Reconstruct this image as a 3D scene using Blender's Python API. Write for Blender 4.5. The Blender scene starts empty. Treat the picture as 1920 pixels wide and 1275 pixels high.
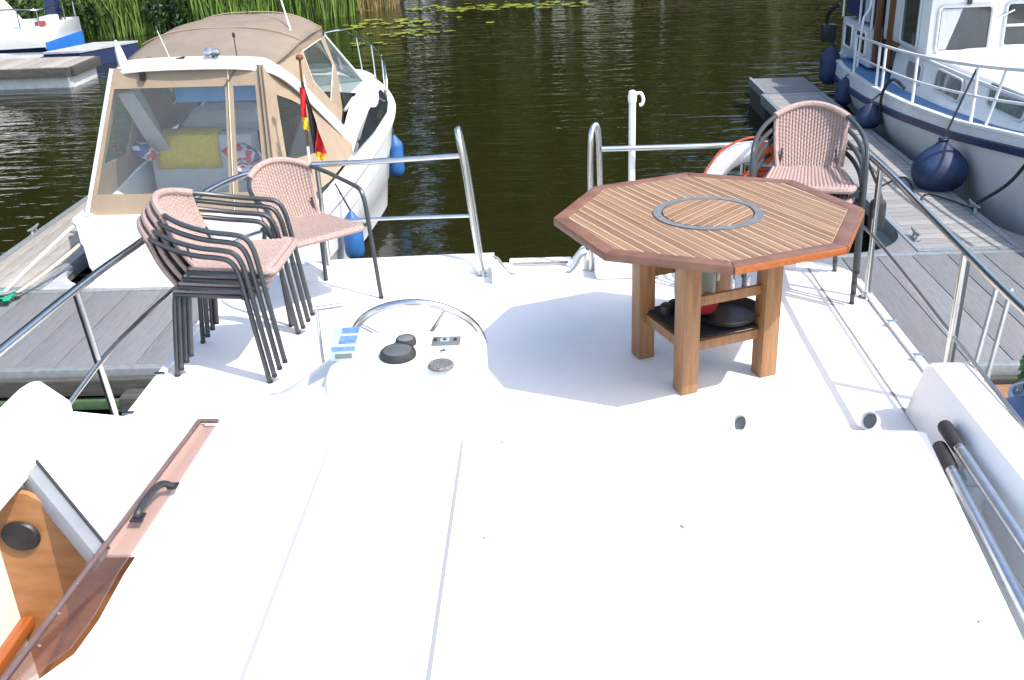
import bpy, bmesh, math, random
from mathutils import Vector, Matrix
R=math.radians; PI=math.pi
rnd=random.Random(7)
sc=bpy.context.scene
C=sc.collection
# ------------------------------------------------------------------ camera
cam_d=bpy.data.cameras.new('camera'); cam=bpy.data.objects.new('camera',cam_d); C.objects.link(cam)
F=1900.0; PW,PH=1920.0,1275.0
Yc=Vector((1019-PW/2,-(-231-PH/2),-F)).normalized()
Xc=Vector((math.cos(R(2.6)),math.sin(R(2.6)),0)); Xc=(Xc-Yc*Xc.dot(Yc)).normalized()
Zc=Xc.cross(Yc)
ROT=Matrix((Xc,Yc,Zc))
cam.matrix_world=Matrix.Translation((0,0,2.15))@ROT.to_4x4()
cam_d.sensor_width=36; cam_d.sensor_fit='HORIZONTAL'; cam_d.lens=36*F/PW
cam_d.clip_start=.05; cam_d.clip_end=900
sc.camera=cam
# ------------------------------------------------------------------ light
SUN=Vector((.485,-.307,.802)).normalized()          # towards the sun
w=bpy.data.worlds.new('World'); sc.world=w; w.use_nodes=True
nt=w.node_tree; bg=nt.nodes['Background']
sky=nt.nodes.new('ShaderNodeTexSky'); sky.sky_type='NISHITA'; sky.sun_disc=False
sky.sun_elevation=math.asin(SUN.z); sky.sun_rotation=math.atan2(SUN.x,SUN.y)
sky.air_density=1.0; sky.dust_density=1.6; sky.ozone_density=.25
nt.links.new(sky.outputs[0],bg.inputs[0]); bg.inputs[1].default_value=.15
sd=bpy.data.lights.new('sun','SUN'); sun=bpy.data.objects.new('sun',sd); C.objects.link(sun)
sd.energy=2.4; sd.angle=R(.55); sd.color=(1,.955,.88)
sun.rotation_euler=SUN.to_track_quat('Z','Y').to_euler()
sc.view_settings.view_transform='Standard'; sc.view_settings.look='None'
sc.view_settings.gamma=1; sc.view_settings.use_curve_mapping=False
sc.view_settings.exposure=1.36
sc.cycles.max_bounces=8; sc.cycles.transparent_max_bounces=12
# ------------------------------------------------------------------ materials
M={}
def newmat(name):
    m=bpy.data.materials.new(name); m.use_nodes=True
    n=m.node_tree.nodes; l=m.node_tree.links
    return m,n,l,n['Principled BSDF']
def mat(name,col,rough=.5,metal=0,var=.0,scale=6,bump=0,bscale=60,stretch=(1,1,1),island=0,col2=None,spec=.5,coat=0,detail=4):
    m,n,l,p=newmat(name)
    p.inputs['Roughness'].default_value=rough; p.inputs['Metallic'].default_value=metal
    p.inputs['Specular IOR Level'].default_value=spec
    p.inputs['Coat Weight'].default_value=coat
    c=(*col,1); src=None
    tc=n.new('ShaderNodeTexCoord'); mp=n.new('ShaderNodeMapping'); l.new(tc.outputs['Object'],mp.inputs[0]); mp.inputs['Scale'].default_value=stretch
    if var or col2:
        no=n.new('ShaderNodeTexNoise'); no.inputs['Scale'].default_value=scale; no.inputs['Detail'].default_value=detail
        no.inputs['Roughness'].default_value=.62
        l.new(mp.outputs[0],no.inputs['Vector'])
        cr=n.new('ShaderNodeValToRGB'); l.new(no.outputs[0],cr.inputs[0])
        a=col; b=col2 if col2 else tuple(min(1,x*(1+var)) for x in col)
        if not col2: a=tuple(x*(1-var) for x in col)
        cr.color_ramp.elements[0].position=.33; cr.color_ramp.elements[1].position=.67
        cr.color_ramp.elements[0].color=(*a,1); cr.color_ramp.elements[1].color=(*b,1)
        src=cr.outputs[0]
    if island:
        g=n.new('ShaderNodeNewGeometry'); oi=n.new('ShaderNodeObjectInfo')
        ad=n.new('ShaderNodeMath'); ad.operation='ADD'; l.new(g.outputs['Random Per Island'],ad.inputs[0]); l.new(oi.outputs['Random'],ad.inputs[1])
        fr=n.new('ShaderNodeMath'); fr.operation='FRACT'; l.new(ad.outputs[0],fr.inputs[0])
        mr=n.new('ShaderNodeMapRange'); mr.inputs[3].default_value=1-island; mr.inputs[4].default_value=1+island; l.new(fr.outputs[0],mr.inputs[0])
        mx=n.new('ShaderNodeVectorMath'); mx.operation='SCALE'
        if src: l.new(src,mx.inputs[0])
        else: mx.inputs[0].default_value=col
        l.new(mr.outputs[0],mx.inputs['Scale']); src=mx.outputs[0]
    if src: l.new(src,p.inputs['Base Color'])
    else: p.inputs['Base Color'].default_value=c
    if bump:
        b1=n.new('ShaderNodeTexNoise'); b1.inputs['Scale'].default_value=bscale; b1.inputs['Detail'].default_value=3
        l.new(mp.outputs[0],b1.inputs['Vector'])
        bm=n.new('ShaderNodeBump'); bm.inputs['Strength'].default_value=bump; bm.inputs['Distance'].default_value=.01
        l.new(b1.outputs[0],bm.inputs['Height']); l.new(bm.outputs[0],p.inputs['Normal'])
    M[name]=m; return m
def sheet(name,tint,amount,gloss=.1,rough=.05,milky=(.6,.62,.62),milk=0.0):
    """thin see-through plastic or glass"""
    m,n,l,p=newmat(name); n.remove(p); out=n['Material Output']
    t=n.new('ShaderNodeBsdfTransparent'); t.inputs[0].default_value=(*tint,1)
    g=n.new('ShaderNodeBsdfGlossy'); g.inputs['Roughness'].default_value=rough
    d=n.new('ShaderNodeBsdfDiffuse'); d.inputs[0].default_value=(*milky,1)
    lw=n.new('ShaderNodeFresnel'); lw.inputs[0].default_value=1.45
    a=n.new('ShaderNodeMixShader'); a.inputs[0].default_value=milk; l.new(t.outputs[0],a.inputs[1]); l.new(d.outputs[0],a.inputs[2])
    ge=n.new('ShaderNodeNewGeometry'); iv=n.new('ShaderNodeMath'); iv.operation='SUBTRACT'; iv.inputs[0].default_value=1; l.new(ge.outputs['Backfacing'],iv.inputs[1])
    mu=n.new('ShaderNodeMath'); mu.operation='MULTIPLY'; l.new(lw.outputs[0],mu.inputs[0]); l.new(iv.outputs[0],mu.inputs[1])
    b=n.new('ShaderNodeMixShader'); l.new(mu.outputs[0],b.inputs[0]); l.new(a.outputs[0],b.inputs[1]); l.new(g.outputs[0],b.inputs[2])
    l.new(b.outputs[0],out.inputs[0]); M[name]=m
mat('gel',(.80,.79,.765),.32,var=.025,scale=3,bump=.02,bscale=40)
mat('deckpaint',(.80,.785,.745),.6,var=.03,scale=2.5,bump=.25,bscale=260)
mat('greypaint',(.20,.21,.225),.55,var=.08)
mat('sealant',(.20,.205,.21),.7,var=.2,scale=30)
mat('jointa',(.25,.255,.26),.7)
mat('jointb',(.31,.315,.32),.7)
mat('steel',(.56,.56,.55),.24,1,var=.06,scale=20)
mat('dullalu',(.62,.65,.68),.36,1,var=.1,scale=14,stretch=(1,1,.2))
mat('black',(.018,.018,.019),.45,var=.3,scale=20)
mat('rubber',(.022,.022,.024),.75,var=.3,scale=30)
mat('chairtube',(.036,.041,.046),.38,var=.15,scale=12,spec=.6)
mat('wicker',(.27,.185,.16),.62,col2=(.41,.305,.27),scale=130,bump=.3,bscale=300,island=0)
mat('wickeredge',(.30,.21,.18),.6,col2=(.41,.30,.265),scale=70,stretch=(1,1,1),bump=.5,bscale=240)
mat('slat',(.17,.095,.055),.55,col2=(.285,.172,.107),spec=.25,scale=9,stretch=(.35,9,9),bump=.15,bscale=90,island=.19)
mat('caulk',(.46,.345,.225),.7,var=.06)
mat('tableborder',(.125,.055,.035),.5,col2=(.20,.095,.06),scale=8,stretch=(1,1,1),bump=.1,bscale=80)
mat('teakleg',(.215,.102,.040),.42,col2=(.335,.168,.072),scale=7,stretch=(6,6,.5),bump=.12,bscale=60,island=.05)
mat('zinc',(.13,.14,.15),.6,0,var=.22,scale=35)
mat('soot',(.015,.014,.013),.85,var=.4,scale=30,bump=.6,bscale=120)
mat('pan',(.02,.02,.021),.35,var=.3,scale=10)
mat('redpaint',(.42,.03,.035),.4,var=.1)
mat('gasbottle',(.27,.29,.22),.5,var=.12,scale=9)
mat('hose',(.70,.66,.52),.6,var=.1)
mat('plywood',(.30,.13,.045),.38,col2=(.42,.21,.085),scale=5,stretch=(1,1,3.2),bump=.05,bscale=40)
mat('varnish_and_lit_edge',(.27,.070,.016),.3,col2=(.36,.115,.032),scale=9,stretch=(5,.6,5))  # varnished trim rails, and the painted-on sunlight of the table edge
mat('dockplank',(.16,.163,.168),.8,var=.2,scale=10,stretch=(14,.7,4),bump=.35,bscale=70,island=.11)
mat('woodplank',(.235,.205,.175),.82,col2=(.34,.31,.275),scale=8,stretch=(8,.8,4),bump=.4,bscale=70,island=.13)
mat('woodplankx',(.22,.212,.20),.82,col2=(.32,.31,.295),scale=8,stretch=(.8,8,4),bump=.4,bscale=70,island=.13)
mat('galv',(.33,.345,.35),.5,.6,var=.15,scale=18)
mat('darkbeam',(.055,.052,.045),.85,var=.35,scale=9,stretch=(.5,3,3))
mat('algae',(.05,.10,.045),.8,var=.4,scale=8)
mat('float',(.33,.34,.35),.75,var=.18,scale=5)
mat('canvas',(.32,.24,.165),.85,var=.07,scale=4,bump=.35,bscale=18)
mat('canvasroof',(.20,.158,.120),.88,var=.10,scale=3.5,bump=.4,bscale=9)
mat('boatwhite',(.76,.755,.735),.28,var=.06,scale=2.5,stretch=(1,1,.35),coat=.25,bump=.03,bscale=14)
mat('boatgrey',(.55,.56,.55),.4,var=.07,scale=2.2)
mat('hullgrey',(.72,.72,.70),.35,var=.07,scale=1.6,coat=.2)
mat('navy',(.010,.021,.07),.4,var=.1)
mat('bluepaint',(.03,.16,.50),.35,var=.1)
mat('bluedeck',(.12,.24,.42),.7,var=.1,scale=4,bump=.2,bscale=160)
mat('fenderblue',(.025,.115,.32),.52,var=.28,scale=6)
mat('fendernavy',(.016,.032,.085),.6,var=.4,scale=6)
mat('fenderwhite',(.60,.60,.57),.5,var=.1,scale=8)
mat('antifoul',(.012,.014,.022),.6,var=.3)
mat('darkglass',(.02,.024,.028),.06,var=.2,scale=3,spec=.8)
mat('greyglass',(.16,.18,.19),.08,var=.35,scale=4,spec=.7)
mat('curtain',(.42,.43,.43),.9,var=.15,scale=12,stretch=(9,9,.4))
mat('bluecover',(.16,.46,.95),.8,var=.1,bump=.3,bscale=12)
mat('tarpblue',(.012,.03,.085),.8,var=.2,bump=.3,bscale=8)
mat('towel',(.85,.62,.07),.95,var=.1,scale=20,bump=.8,bscale=90)
mat('upholstery',(.60,.60,.60),.7,var=.06,bump=.2,bscale=20)
mat('mahogany',(.11,.035,.014),.35,col2=(.19,.07,.03),scale=8,stretch=(6,6,.5))
mat('ropecream',(.58,.50,.36),.85,var=.2,scale=50,bump=.6,bscale=200)
mat('ropeblack',(.02,.02,.022),.8,var=.3,scale=50)
mat('greenstrap',(.01,.27,.13),.7,var=.2,scale=15)
mat('orange',(.72,.14,.025),.6,var=.12,scale=10)
mat('orangerope',(.60,.09,.03),.8,var=.3,scale=60,bump=.8,bscale=150)
mat('flagblack',(.012,.012,.012),.8); mat('flagred',(.66,.02,.025),.75,var=.1); mat('flaggold',(.80,.50,.02),.75,var=.08)
mat('boxblue',(.07,.15,.36),.4,col2=(.16,.27,.50),scale=30); mat('boxpale',(.36,.45,.52),.4,var=.04)
mat('gaugeface',(.09,.10,.105),.2,var=.08); mat('panelgrey',(.13,.14,.14),.5,var=.08); mat('lcd',(.26,.32,.32),.3)
mat('speckle',(.03,.03,.03),.6,col2=(.22,.22,.22),scale=190,detail=1)
mat('brownbox',(.25,.05,.03),.6)
mat('earth',(.05,.045,.02),.95,var=.3,scale=2)
mat('reed',(.10,.175,.025),.6,island=.5,var=.35,scale=.25)
mat('reeddry',(.26,.19,.07),.7,island=.35)
mat('leafdark',(.022,.05,.012),.6,island=.45)
mat('lily',(.17,.20,.028),.45,island=.3)
mat('plantgreen',(.05,.14,.03),.5,island=.35)
mat('foliage',(.042,.064,.013),.7,island=.45)
mat('bark',(.09,.065,.045),.9,var=.3)
sheet('vinyl',(.93,.945,.945),1,milk=.035,rough=.06)
sheet('glass',(.55,.62,.62),1,milk=.05,rough=.03)
sheet('acrylic',(.865,.785,.755),1,milk=.08,milky=(.28,.19,.17),rough=.06)
mat('acrylicedge',(.13,.085,.085),.3,var=.2)
def patterned():
    m,n,l,p=newmat('pattern'); tc=n.new('ShaderNodeTexCoord'); v=n.new('ShaderNodeTexNoise'); v.inputs['Scale'].default_value=9; v.inputs['Detail'].default_value=1
    l.new(tc.outputs['Object'],v.inputs['Vector'])
    r=n.new('ShaderNodeValToRGB'); r.color_ramp.interpolation='CONSTANT'
    e=r.color_ramp.elements; e[0].position=0; e[0].color=(.10,.11,.30,1); e[1].position=.42; e[1].color=(.65,.64,.64,1); q=e.new(.56); q.color=(.60,.07,.09,1)
    l.new(v.outputs[0],r.inputs[0]); l.new(r.outputs[0],p.inputs['Base Color']); p.inputs['Roughness'].default_value=.9; M['pattern']=m
patterned()
def water():
    m,n,l,p=newmat('water')
    p.inputs['Base Color'].default_value=(.0125,.013,.003,1); p.inputs['Roughness'].default_value=.035; p.inputs['IOR'].default_value=1.333
    tc=n.new('ShaderNodeTexCoord')
    hs=None
    for sx,sy,s,k,d in ((.55,1.9,1.5,1.0,2),(1.3,4.2,2.2,.30,2),(.12,.32,1.0,1.3,1)):
        mp=n.new('ShaderNodeMapping'); mp.inputs['Scale'].default_value=(sx,sy,1); mp.inputs['Rotation'].default_value=(0,0,R(-6)); l.new(tc.outputs['Object'],mp.inputs[0])
        t=n.new('ShaderNodeTexNoise'); t.inputs['Scale'].default_value=s; t.inputs['Detail'].default_value=d; t.inputs['Distortion'].default_value=.4
        l.new(mp.outputs[0],t.inputs['Vector'])
        q=n.new('ShaderNodeMath'); q.operation='MULTIPLY'; q.inputs[1].default_value=k; l.new(t.outputs[0],q.inputs[0])
        if hs is None: hs=q.outputs[0]
        else:
            a=n.new('ShaderNodeMath'); a.operation='ADD'; l.new(hs,a.inputs[0]); l.new(q.outputs[0],a.inputs[1]); hs=a.outputs[0]
    b=n.new('ShaderNodeBump'); b.inputs['Strength'].default_value=1; b.inputs['Distance'].default_value=.027
    l.new(hs,b.inputs['Height']); l.new(b.outputs[0],p.inputs['Normal']); M['water']=m
water()
# ------------------------------------------------------------------ mesh builder
class MB:
    def __init__(s): s.v=[]; s.f=[]; s.mi=[]
    def add(s,vs,fs,mi=0):
        o=len(s.v); s.v+= [Vector(p) for p in vs]
        for f in fs: s.f.append([i+o for i in f]); s.mi.append(mi)
        return s
    def box(s,c,d,m=None,mi=0):
        x,y,z=d[0]/2,d[1]/2,d[2]/2; c=Vector(c)
        vs=[Vector(p) for p in((-x,-y,-z),(x,-y,-z),(x,y,-z),(-x,y,-z),(-x,-y,z),(x,-y,z),(x,y,z),(-x,y,z))]
        if m: vs=[m@v for v in vs]
        return s.add([c+v for v in vs],[(0,3,2,1),(4,5,6,7),(0,1,5,4),(1,2,6,5),(2,3,7,6),(3,0,4,7)],mi)
    def bb(s,x0,x1,y0,y1,z0,z1,mi=0): return s.box(((x0+x1)/2,(y0+y1)/2,(z0+z1)/2),(x1-x0,y1-y0,z1-z0),None,mi)
    def prism(s,poly,z0,z1,mi=0):
        n=len(poly); vs=[(p[0],p[1],z0) for p in poly]+[(p[0],p[1],z1) for p in poly]
        return s.add(vs,[list(range(n))[::-1],list(range(n,2*n))]+[(i,(i+1)%n,n+(i+1)%n,n+i) for i in range(n)],mi)
    def panel(s,pts,t,mi=0):
        """flat polygon given in 3D, thickened by t against its normal"""
        pts=[Vector(p) for p in pts]; n=Vector((0,0,0))
        for i in range(len(pts)): n+= (pts[i]-pts[0]).cross(pts[(i+1)%len(pts)]-pts[0])
        n.normalize(); k=len(pts)
        vs=pts+[p-n*t for p in pts]
        return s.add(vs,[list(range(k)),list(range(k,2*k))[::-1]]+[(i,k+i,k+(i+1)%k,(i+1)%k) for i in range(k)],mi)
    def tube(s,path,r,seg=8,closed=False,mi=0,up=None):
        P=[Vector(p) for p in path]; n=len(P); rs=r if isinstance(r,(list,tuple)) else [r]*n
        rings=[]; prev=None
        for i in range(n):
            a=P[i-1] if (i>0 or closed) else P[i]; b=P[(i+1)%n] if (i<n-1 or closed) else P[i]
            t=(b-a).normalized()
            if prev is None:
                q=Vector((0,0,1)) if abs(t.z)<.9 else Vector((1,0,0)); u=t.cross(q).normalized()
            else: u=(prev-t*prev.dot(t)).normalized()
            prev=u; w_=t.cross(u)
            rings.append([P[i]+(u*math.cos(2*PI*k/seg)+w_*math.sin(2*PI*k/seg))*rs[i] for k in range(seg)])
        vs=[v for q in rings for v in q]; fs=[]
        for i in range(n if closed else n-1):
            j=(i+1)%n
            for k in range(seg): fs.append((i*seg+k,i*seg+(k+1)%seg,j*seg+(k+1)%seg,j*seg+k))
        if not closed: fs+= [list(range(seg))[::-1],list(range((n-1)*seg,n*seg))]
        return s.add(vs,fs,mi)
    def lathe(s,prof,c=(0,0,0),seg=24,m=None,mi=0):
        vs=[];n=len(prof); c=Vector(c)
        for r,z in prof:
            for k in range(seg):
                p=Vector((r*math.cos(2*PI*k/seg),r*math.sin(2*PI*k/seg),z)); vs.append(c+(m@p if m else p))
        fs=[(i*seg+k,i*seg+(k+1)%seg,(i+1)*seg+(k+1)%seg,(i+1)*seg+k) for i in range(n-1) for k in range(seg)]
        fs+= [list(range(seg))[::-1],list(range((n-1)*seg,n*seg))]
        return s.add(vs,fs,mi)
    def loft(s,rows,mi=0,closed=False,caps=False):
        n=len(rows[0]); vs=[p for q in rows for p in q]; fs=[]
        for i in range(len(rows)-1):
            for k in range(n if closed else n-1): fs.append((i*n+k,i*n+(k+1)%n,(i+1)*n+(k+1)%n,(i+1)*n+k))
        if caps: fs+= [list(range(n))[::-1],list(range((len(rows)-1)*n,len(rows)*n))]
        return s.add(vs,fs,mi)
    def mesh(s,name,mats,bevel=0,smooth=True,weld=True,recalc=True,ang=38):
        me=bpy.data.meshes.new(name); me.from_pydata([tuple(v) for v in s.v],[],s.f)
        for m in mats: me.materials.append(M[m] if isinstance(m,str) else m)
        me.polygons.foreach_set('material_index',s.mi)
        b=bmesh.new(); b.from_mesh(me)
        if weld: bmesh.ops.remove_doubles(b,verts=b.verts,dist=1e-5)
        if recalc: bmesh.ops.recalc_face_normals(b,faces=b.faces)
        if bevel:
            es=[e for e in b.edges if len(e.link_faces)==2 and e.calc_face_angle(0)>R(30)]
            bmesh.ops.bevel(b,geom=es,offset=bevel,segments=2,profile=.6,affect='EDGES',clamp_overlap=True)
        if smooth:
            for f in b.faces: f.smooth=True
            for e in b.edges:
                if len(e.link_faces)==2 and e.calc_face_angle(0)>R(ang): e.smooth=False
        b.to_mesh(me); b.free(); return me
    def build(s,name,mats,parent=None,world=False,**k):
        if isinstance(mats,str): mats=[mats]
        return link(name,s.mesh(name,mats,**k),parent,world)
def link(name,me,parent=None,world=False):
    o=bpy.data.objects.new(name,me); C.objects.link(o)
    if parent:
        o.parent=parent
        if world: o.matrix_parent_inverse=WM(parent).inverted()
    return o
def WM(o):
    m=Matrix.LocRotScale(o.location,o.rotation_euler,o.scale)
    return WM(o.parent)@o.matrix_parent_inverse@m if o.parent else m
def tag(o,label,cat,group=None):
    o['label']=label; o['category']=cat
    if group: o['group']=group
    return o
def thing(name,label,cat,loc=(0,0,0),rz=0,group=None):
    o=bpy.data.objects.new(name,None); C.objects.link(o); o.empty_display_size=.2
    o.location=loc; o.rotation_euler=(0,0,rz); return tag(o,label,cat,group)
def struct(o,kind='structure'): o['kind']=kind; return o
def copy_tree(o,parent=None):
    c=o.copy(); C.objects.link(c); c.parent=parent
    for ch in list(o.children): copy_tree(ch,c)
    return c
def lerp(a,b,t): return a+(b-a)*t
def V3(a,b,t): return Vector(a).lerp(Vector(b),t)
def spline(pts,n=6,closed=False):
    P=[Vector(p) for p in pts]; k=len(P); out=[]
    for i in range(k if closed else k-1):
        p1,p2=P[i],P[(i+1)%k]
        p0=P[i-1] if (i>0 or closed) else p1; p3=P[(i+2)%k] if (i+2<k or closed) else p2
        for j in range(n):
            t=j/n
            out.append(.5*((2*p1)+(p2-p0)*t+(2*p0-5*p1+4*p2-p3)*t*t+(3*p1-p0-3*p2+p3)*t**3))
    if not closed: out.append(P[-1])
    return out
def rrect(x0,x1,y0,y1,r,n=5):
    out=[]
    for cx,cy,a in((x1-r,y1-r,0),(x0+r,y1-r,90),(x0+r,y0+r,180),(x1-r,y0+r,270)):
        for i in range(n+1):
            t=R(a+90*i/n); out.append((cx+r*math.cos(t),cy+r*math.sin(t)))
    return out
WZ=-1.3     # water level
DZ=-.9      # dock level
# ------------------------------------------------------------------ water, bank, far wood
b=MB(); b.add([(-250,-60,WZ),(250,-60,WZ),(250,300,WZ),(-250,300,WZ)],[(0,1,2,3)])
struct(b.build('water','water',smooth=False))
def bank_line(x): return 30.3+(x+6)*.42+.5*math.sin(x*.9)+.3*math.sin(x*2.3)   # front of the reeds
b=MB(); rows=[]
xs=[-60+i*1.5 for i in range(37)]
for k,(dy,z) in enumerate(((0,-1.9),(.5,-1.35),(1.4,-1.12),(4,-.85),(14,-.2),(60,.4),(140,.6))):
    rows.append([Vector((x,max(bank_line(x),12)+dy+max(0,x+7.5)**2*1.6,z+.06*math.sin(x*3+k))) for x in xs])
b.loft(rows); struct(b.build('river_bank','earth'))
b=MB(); xs=[-140+i*8 for i in range(40)]
b.loft([[Vector((x,46+dy-.0010*(x-10)**2+2*math.sin(x*.07),z)) for x in xs] for dy,z in((0,-1.8),(1.5,-1.0),(8,-.2),(90,.8))])
struct(b.build('far_bank','earth'))
def blades(mb,n,fx,hmin,hmax,w_,mi=0):
    for _ in range(n):
        x,y,z=fx(); h=rnd.uniform(hmin,hmax); a=rnd.uniform(0,2*PI); ln=rnd.uniform(.05,.38)*h
        dx,dy=math.cos(a)*ln,math.sin(a)*ln; t=rnd.uniform(0,PI); ux,uy=math.cos(t)*w_,math.sin(t)*w_
        p0=Vector((x,y,z)); p1=p0+Vector((dx*.3,dy*.3,h*.55)); p2=p0+Vector((dx,dy,h))
        u=Vector((ux,uy,0))
        mb.add([p0-u*.7,p0+u*.7,p1+u,p1-u,p2],[(0,1,2,3),(3,2,4)],mi)
def f1():
    while True:
        x=rnd.uniform(-27,-5.6); d=rnd.random()**1.5*9
        y=bank_line(x)+d-.25
        if y>12: return x,y,max(-1.3,-1.35+min(d,4)*.12)
b=MB(); blades(b,30000,f1,.7,1.75,.022)
struct(tag(b.build('reeds','reed',smooth=False,weld=False,recalc=False),'bright green reeds and tall grass covering the river bank','reeds'),'stuff')
def f2():
    x=rnd.uniform(-7.6,-4.6); return x,bank_line(x)-.2+rnd.uniform(0,2.2),WZ-.02
b=MB(); blades(b,420,f2,.6,1.3,.012)
struct(tag(b.build('dry_reeds','reeddry',smooth=False,weld=False,recalc=False),'straw coloured dry reed stems at the end of the bank','reeds'),'stuff')
# dark bushes hanging over the water, behind the moored blue and white boat
def leafcloud(mb,c,r,n,s,mi=0):
    for _ in range(n):
        while True:
            p=Vector((rnd.uniform(-1,1),rnd.uniform(-1,1),rnd.uniform(-1,1)))
            if .25<p.length<1: break
        p=Vector((c[0]+p.x*r[0],c[1]+p.y*r[1],c[2]+p.z*r[2]))
        a=Vector((rnd.gauss(0,1),rnd.gauss(0,1),rnd.gauss(0,1))).normalized(); q=a.orthogonal().normalized(); t=a.cross(q)
        k=s*rnd.uniform(.6,1.4)
        mb.add([p-q*k,p+t*k*.55,p+q*k,p-t*k*.55],[(0,1,2,3)],mi)
for i,(x,dy,rx,rz,lab) in enumerate(((-12.2,.4,.9,.6,'dark green bush overhanging the water right of the outboard motor'),(-10.2,.0,1.0,.62,'low dark bush over the water beside the canopy'),(-14.6,.9,1.6,.9,'dark bush behind the blue and white boat'))):
    t=thing('bush',lab,'bush',(x,bank_line(x)+dy,-1.1),group='bushes along the bank')
    m=MB(); leafcloud(m,(0,0,rz*.8),(rx,.9,rz),1500,.075); m.build('crown','leafdark',t,smooth=False,weld=False,recalc=False)
    m=MB()
    for k in range(5):
        a=k*1.3; m.tube([(0,0,-.2),(.2*math.cos(a)*rx,.15*math.sin(a),.5*rz),(.6*rx*math.cos(a),.4*math.sin(a),1.1*rz)],[.03,.02,.008],5)
    m.build('stem','bark',t)
# lily pads
b=MB()
for cx,cy,sx,sy,n in((-4.3,28.4,1.7,.9,48),(-3.5,26.3,1.6,.7,18),(-1.3,31.2,2.4,.7,80),(-4.7,24.7,.7,.3,6),(1.2,32.8,2.0,.7,36)):
    for _ in range(n):
        x,y=rnd.gauss(cx,sx*.55),rnd.gauss(cy,sy*.55); r=rnd.uniform(.07,.17); a0=rnd.uniform(0,6.28)
        vs=[Vector((x,y,WZ+.012))]+[Vector((x+r*math.cos(a0+.25+k*5.8/9),y+r*math.sin(a0+.25+k*5.8/9),WZ+.012+.022*rnd.random())) for k in range(10)]
        b.add(vs,[(0,k,k+1) for k in range(1,10)])
struct(tag(b.build('lily_pads','lily',smooth=False,weld=False,recalc=False),'yellow green lily pads floating in front of the bank','lily pads'),'stuff')
# the wood on the far side of the river (seen in the water)
b=MB()
for i in range(46):
    x=-120+i*5.0+rnd.uniform(-2,2); y=52+rnd.uniform(-3,6)-.0010*(x-10)**2
    h=rnd.uniform(31,37) if x<1 else (rnd.uniform(13,18) if x<9 else rnd.uniform(7,11))
    for k in range(5):
        leafcloud(b,(x+rnd.uniform(-2.5,2.5),y+rnd.uniform(-2,2),h*(.25+.15*k)),(4.6,3,h*.2),260,1.15)
    leafcloud(b,(x,y-2,3),(4.5,2.5,4),260,.9); leafcloud(b,(x+2.5,y+3,min(6,h*.3)),(4.5,2.5,min(6,h*.3)),200,1.1)
    b.tube([(x,y,-.6),(x+.3,y,h*.75)],[.35,.08],6,mi=1)
struct(tag(b.build('far_wood',['foliage','bark'],smooth=False,weld=False,recalc=False),'tall green trees on the far side of the river','wood'),'stuff')
# ------------------------------------------------------------------ floating docks
def cleat(parent,x,y,z,rz=0,s=1.0,name='cleat'):
    m=MB(); q=Matrix.Rotation(rz,3,'Z')
    T=lambda p:Vector((x,y,z))+q@(Vector(p)*s)
    m.tube([T((-.12,0,.075)),T((-.05,0,.062)),T((.05,0,.062)),T((.12,0,.075))],[.011*s,.018*s,.018*s,.011*s],8)
    for k in(-.035,.035): m.tube([T((k*1.5,0,0)),T((k,0,.06))],[.018*s,.013*s],8)
    m.box(T((0,0,.004)),(.16*s,.06*s,.008*s),q)
    return m.build(name,'galv',parent,world=True)
def dock(name,label,x0,x1,y0,y1,pw,along='x',plank='dockplank',gap=.008,depth=.34,edge=.07,edge_mat='galv'):
    """planks laid across; along = direction in which the planks follow each other"""
    t=thing(name,label,'dock',((x0+x1)/2,(y0+y1)/2,DZ))
    L=(x1-x0) if along=='x' else (y1-y0); Wd=(y1-y0) if along=='x' else (x1-x0)
    n=max(1,round((L-2*edge)/pw)); st=(L-2*edge)/n; ln=Wd-2*edge-.01
    d=(st-gap,ln,.03) if along=='x' else (ln,st-gap,.03)
    me=MB().box((0,0,0),d).mesh('plank',[plank],bevel=.004)
    for i in range(n):
        k=-L/2+edge+st*(i+.5)
        o=link('plank',me,t); o.location=((k,0,-.015+rnd.uniform(-.0015,.0015)) if along=='x' else (0,k,-.015+rnd.uniform(-.0015,.0015)))
    hx,hy=(x1-x0)/2,(y1-y0)/2
    for nm,a in(('edge_beam',(-hx,hx,-hy,-hy+edge)),('edge_beam',(-hx,hx,hy-edge,hy)),('edge_beam',(-hx,-hx+edge,-hy+edge+.002,hy-edge-.002)),('edge_beam',(hx-edge,hx,-hy+edge+.002,hy-edge-.002))):
        MB().bb(*a,-.14,.006).build(nm,edge_mat,t,bevel=.006)
    MB().bb(-hx+edge+.01,hx-edge-.01,-hy+edge+.01,hy-edge-.01,-.13,-.05).build('deck_frame','darkbeam',t)
    k=-hx+.5; w_=min(1.2,hx*2-.4)
    if along=='x':
        while k<hx-.6:
            MB().bb(k,k+.95,-hy+.12,hy-.12,-.62,-.142).build('float_box','float',t,bevel=.04); k+=1.9
    else:
        k=-hy+.4
        while k<hy-.6:
            MB().bb(-hx+.08,hx-.08,k,k+1.1,-.62,-.142).build('float_box','float',t,bevel=.04); k+=2.0
    return t
DL=dock('floating_dock','grey plank walkway left of the yacht, behind the chair stack',-9.5,-.02,6.36,7.97,.29)
DR=dock('floating_dock','wide grey plank walkway right of the yacht, beside the rail',.02,9.0,6.08,8.28,.29)
FL=dock('finger_dock','weathered wooden finger dock along the left side of the canopy boat',-5.22,-4.42,7.99,13.2,.13,'x','woodplank',edge_mat='galv')
FR=dock('finger_dock','long narrow finger dock beside the trawler yacht with blue fenders',3.12,4.02,8.30,15.2,.13,'y','woodplankx')
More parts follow.
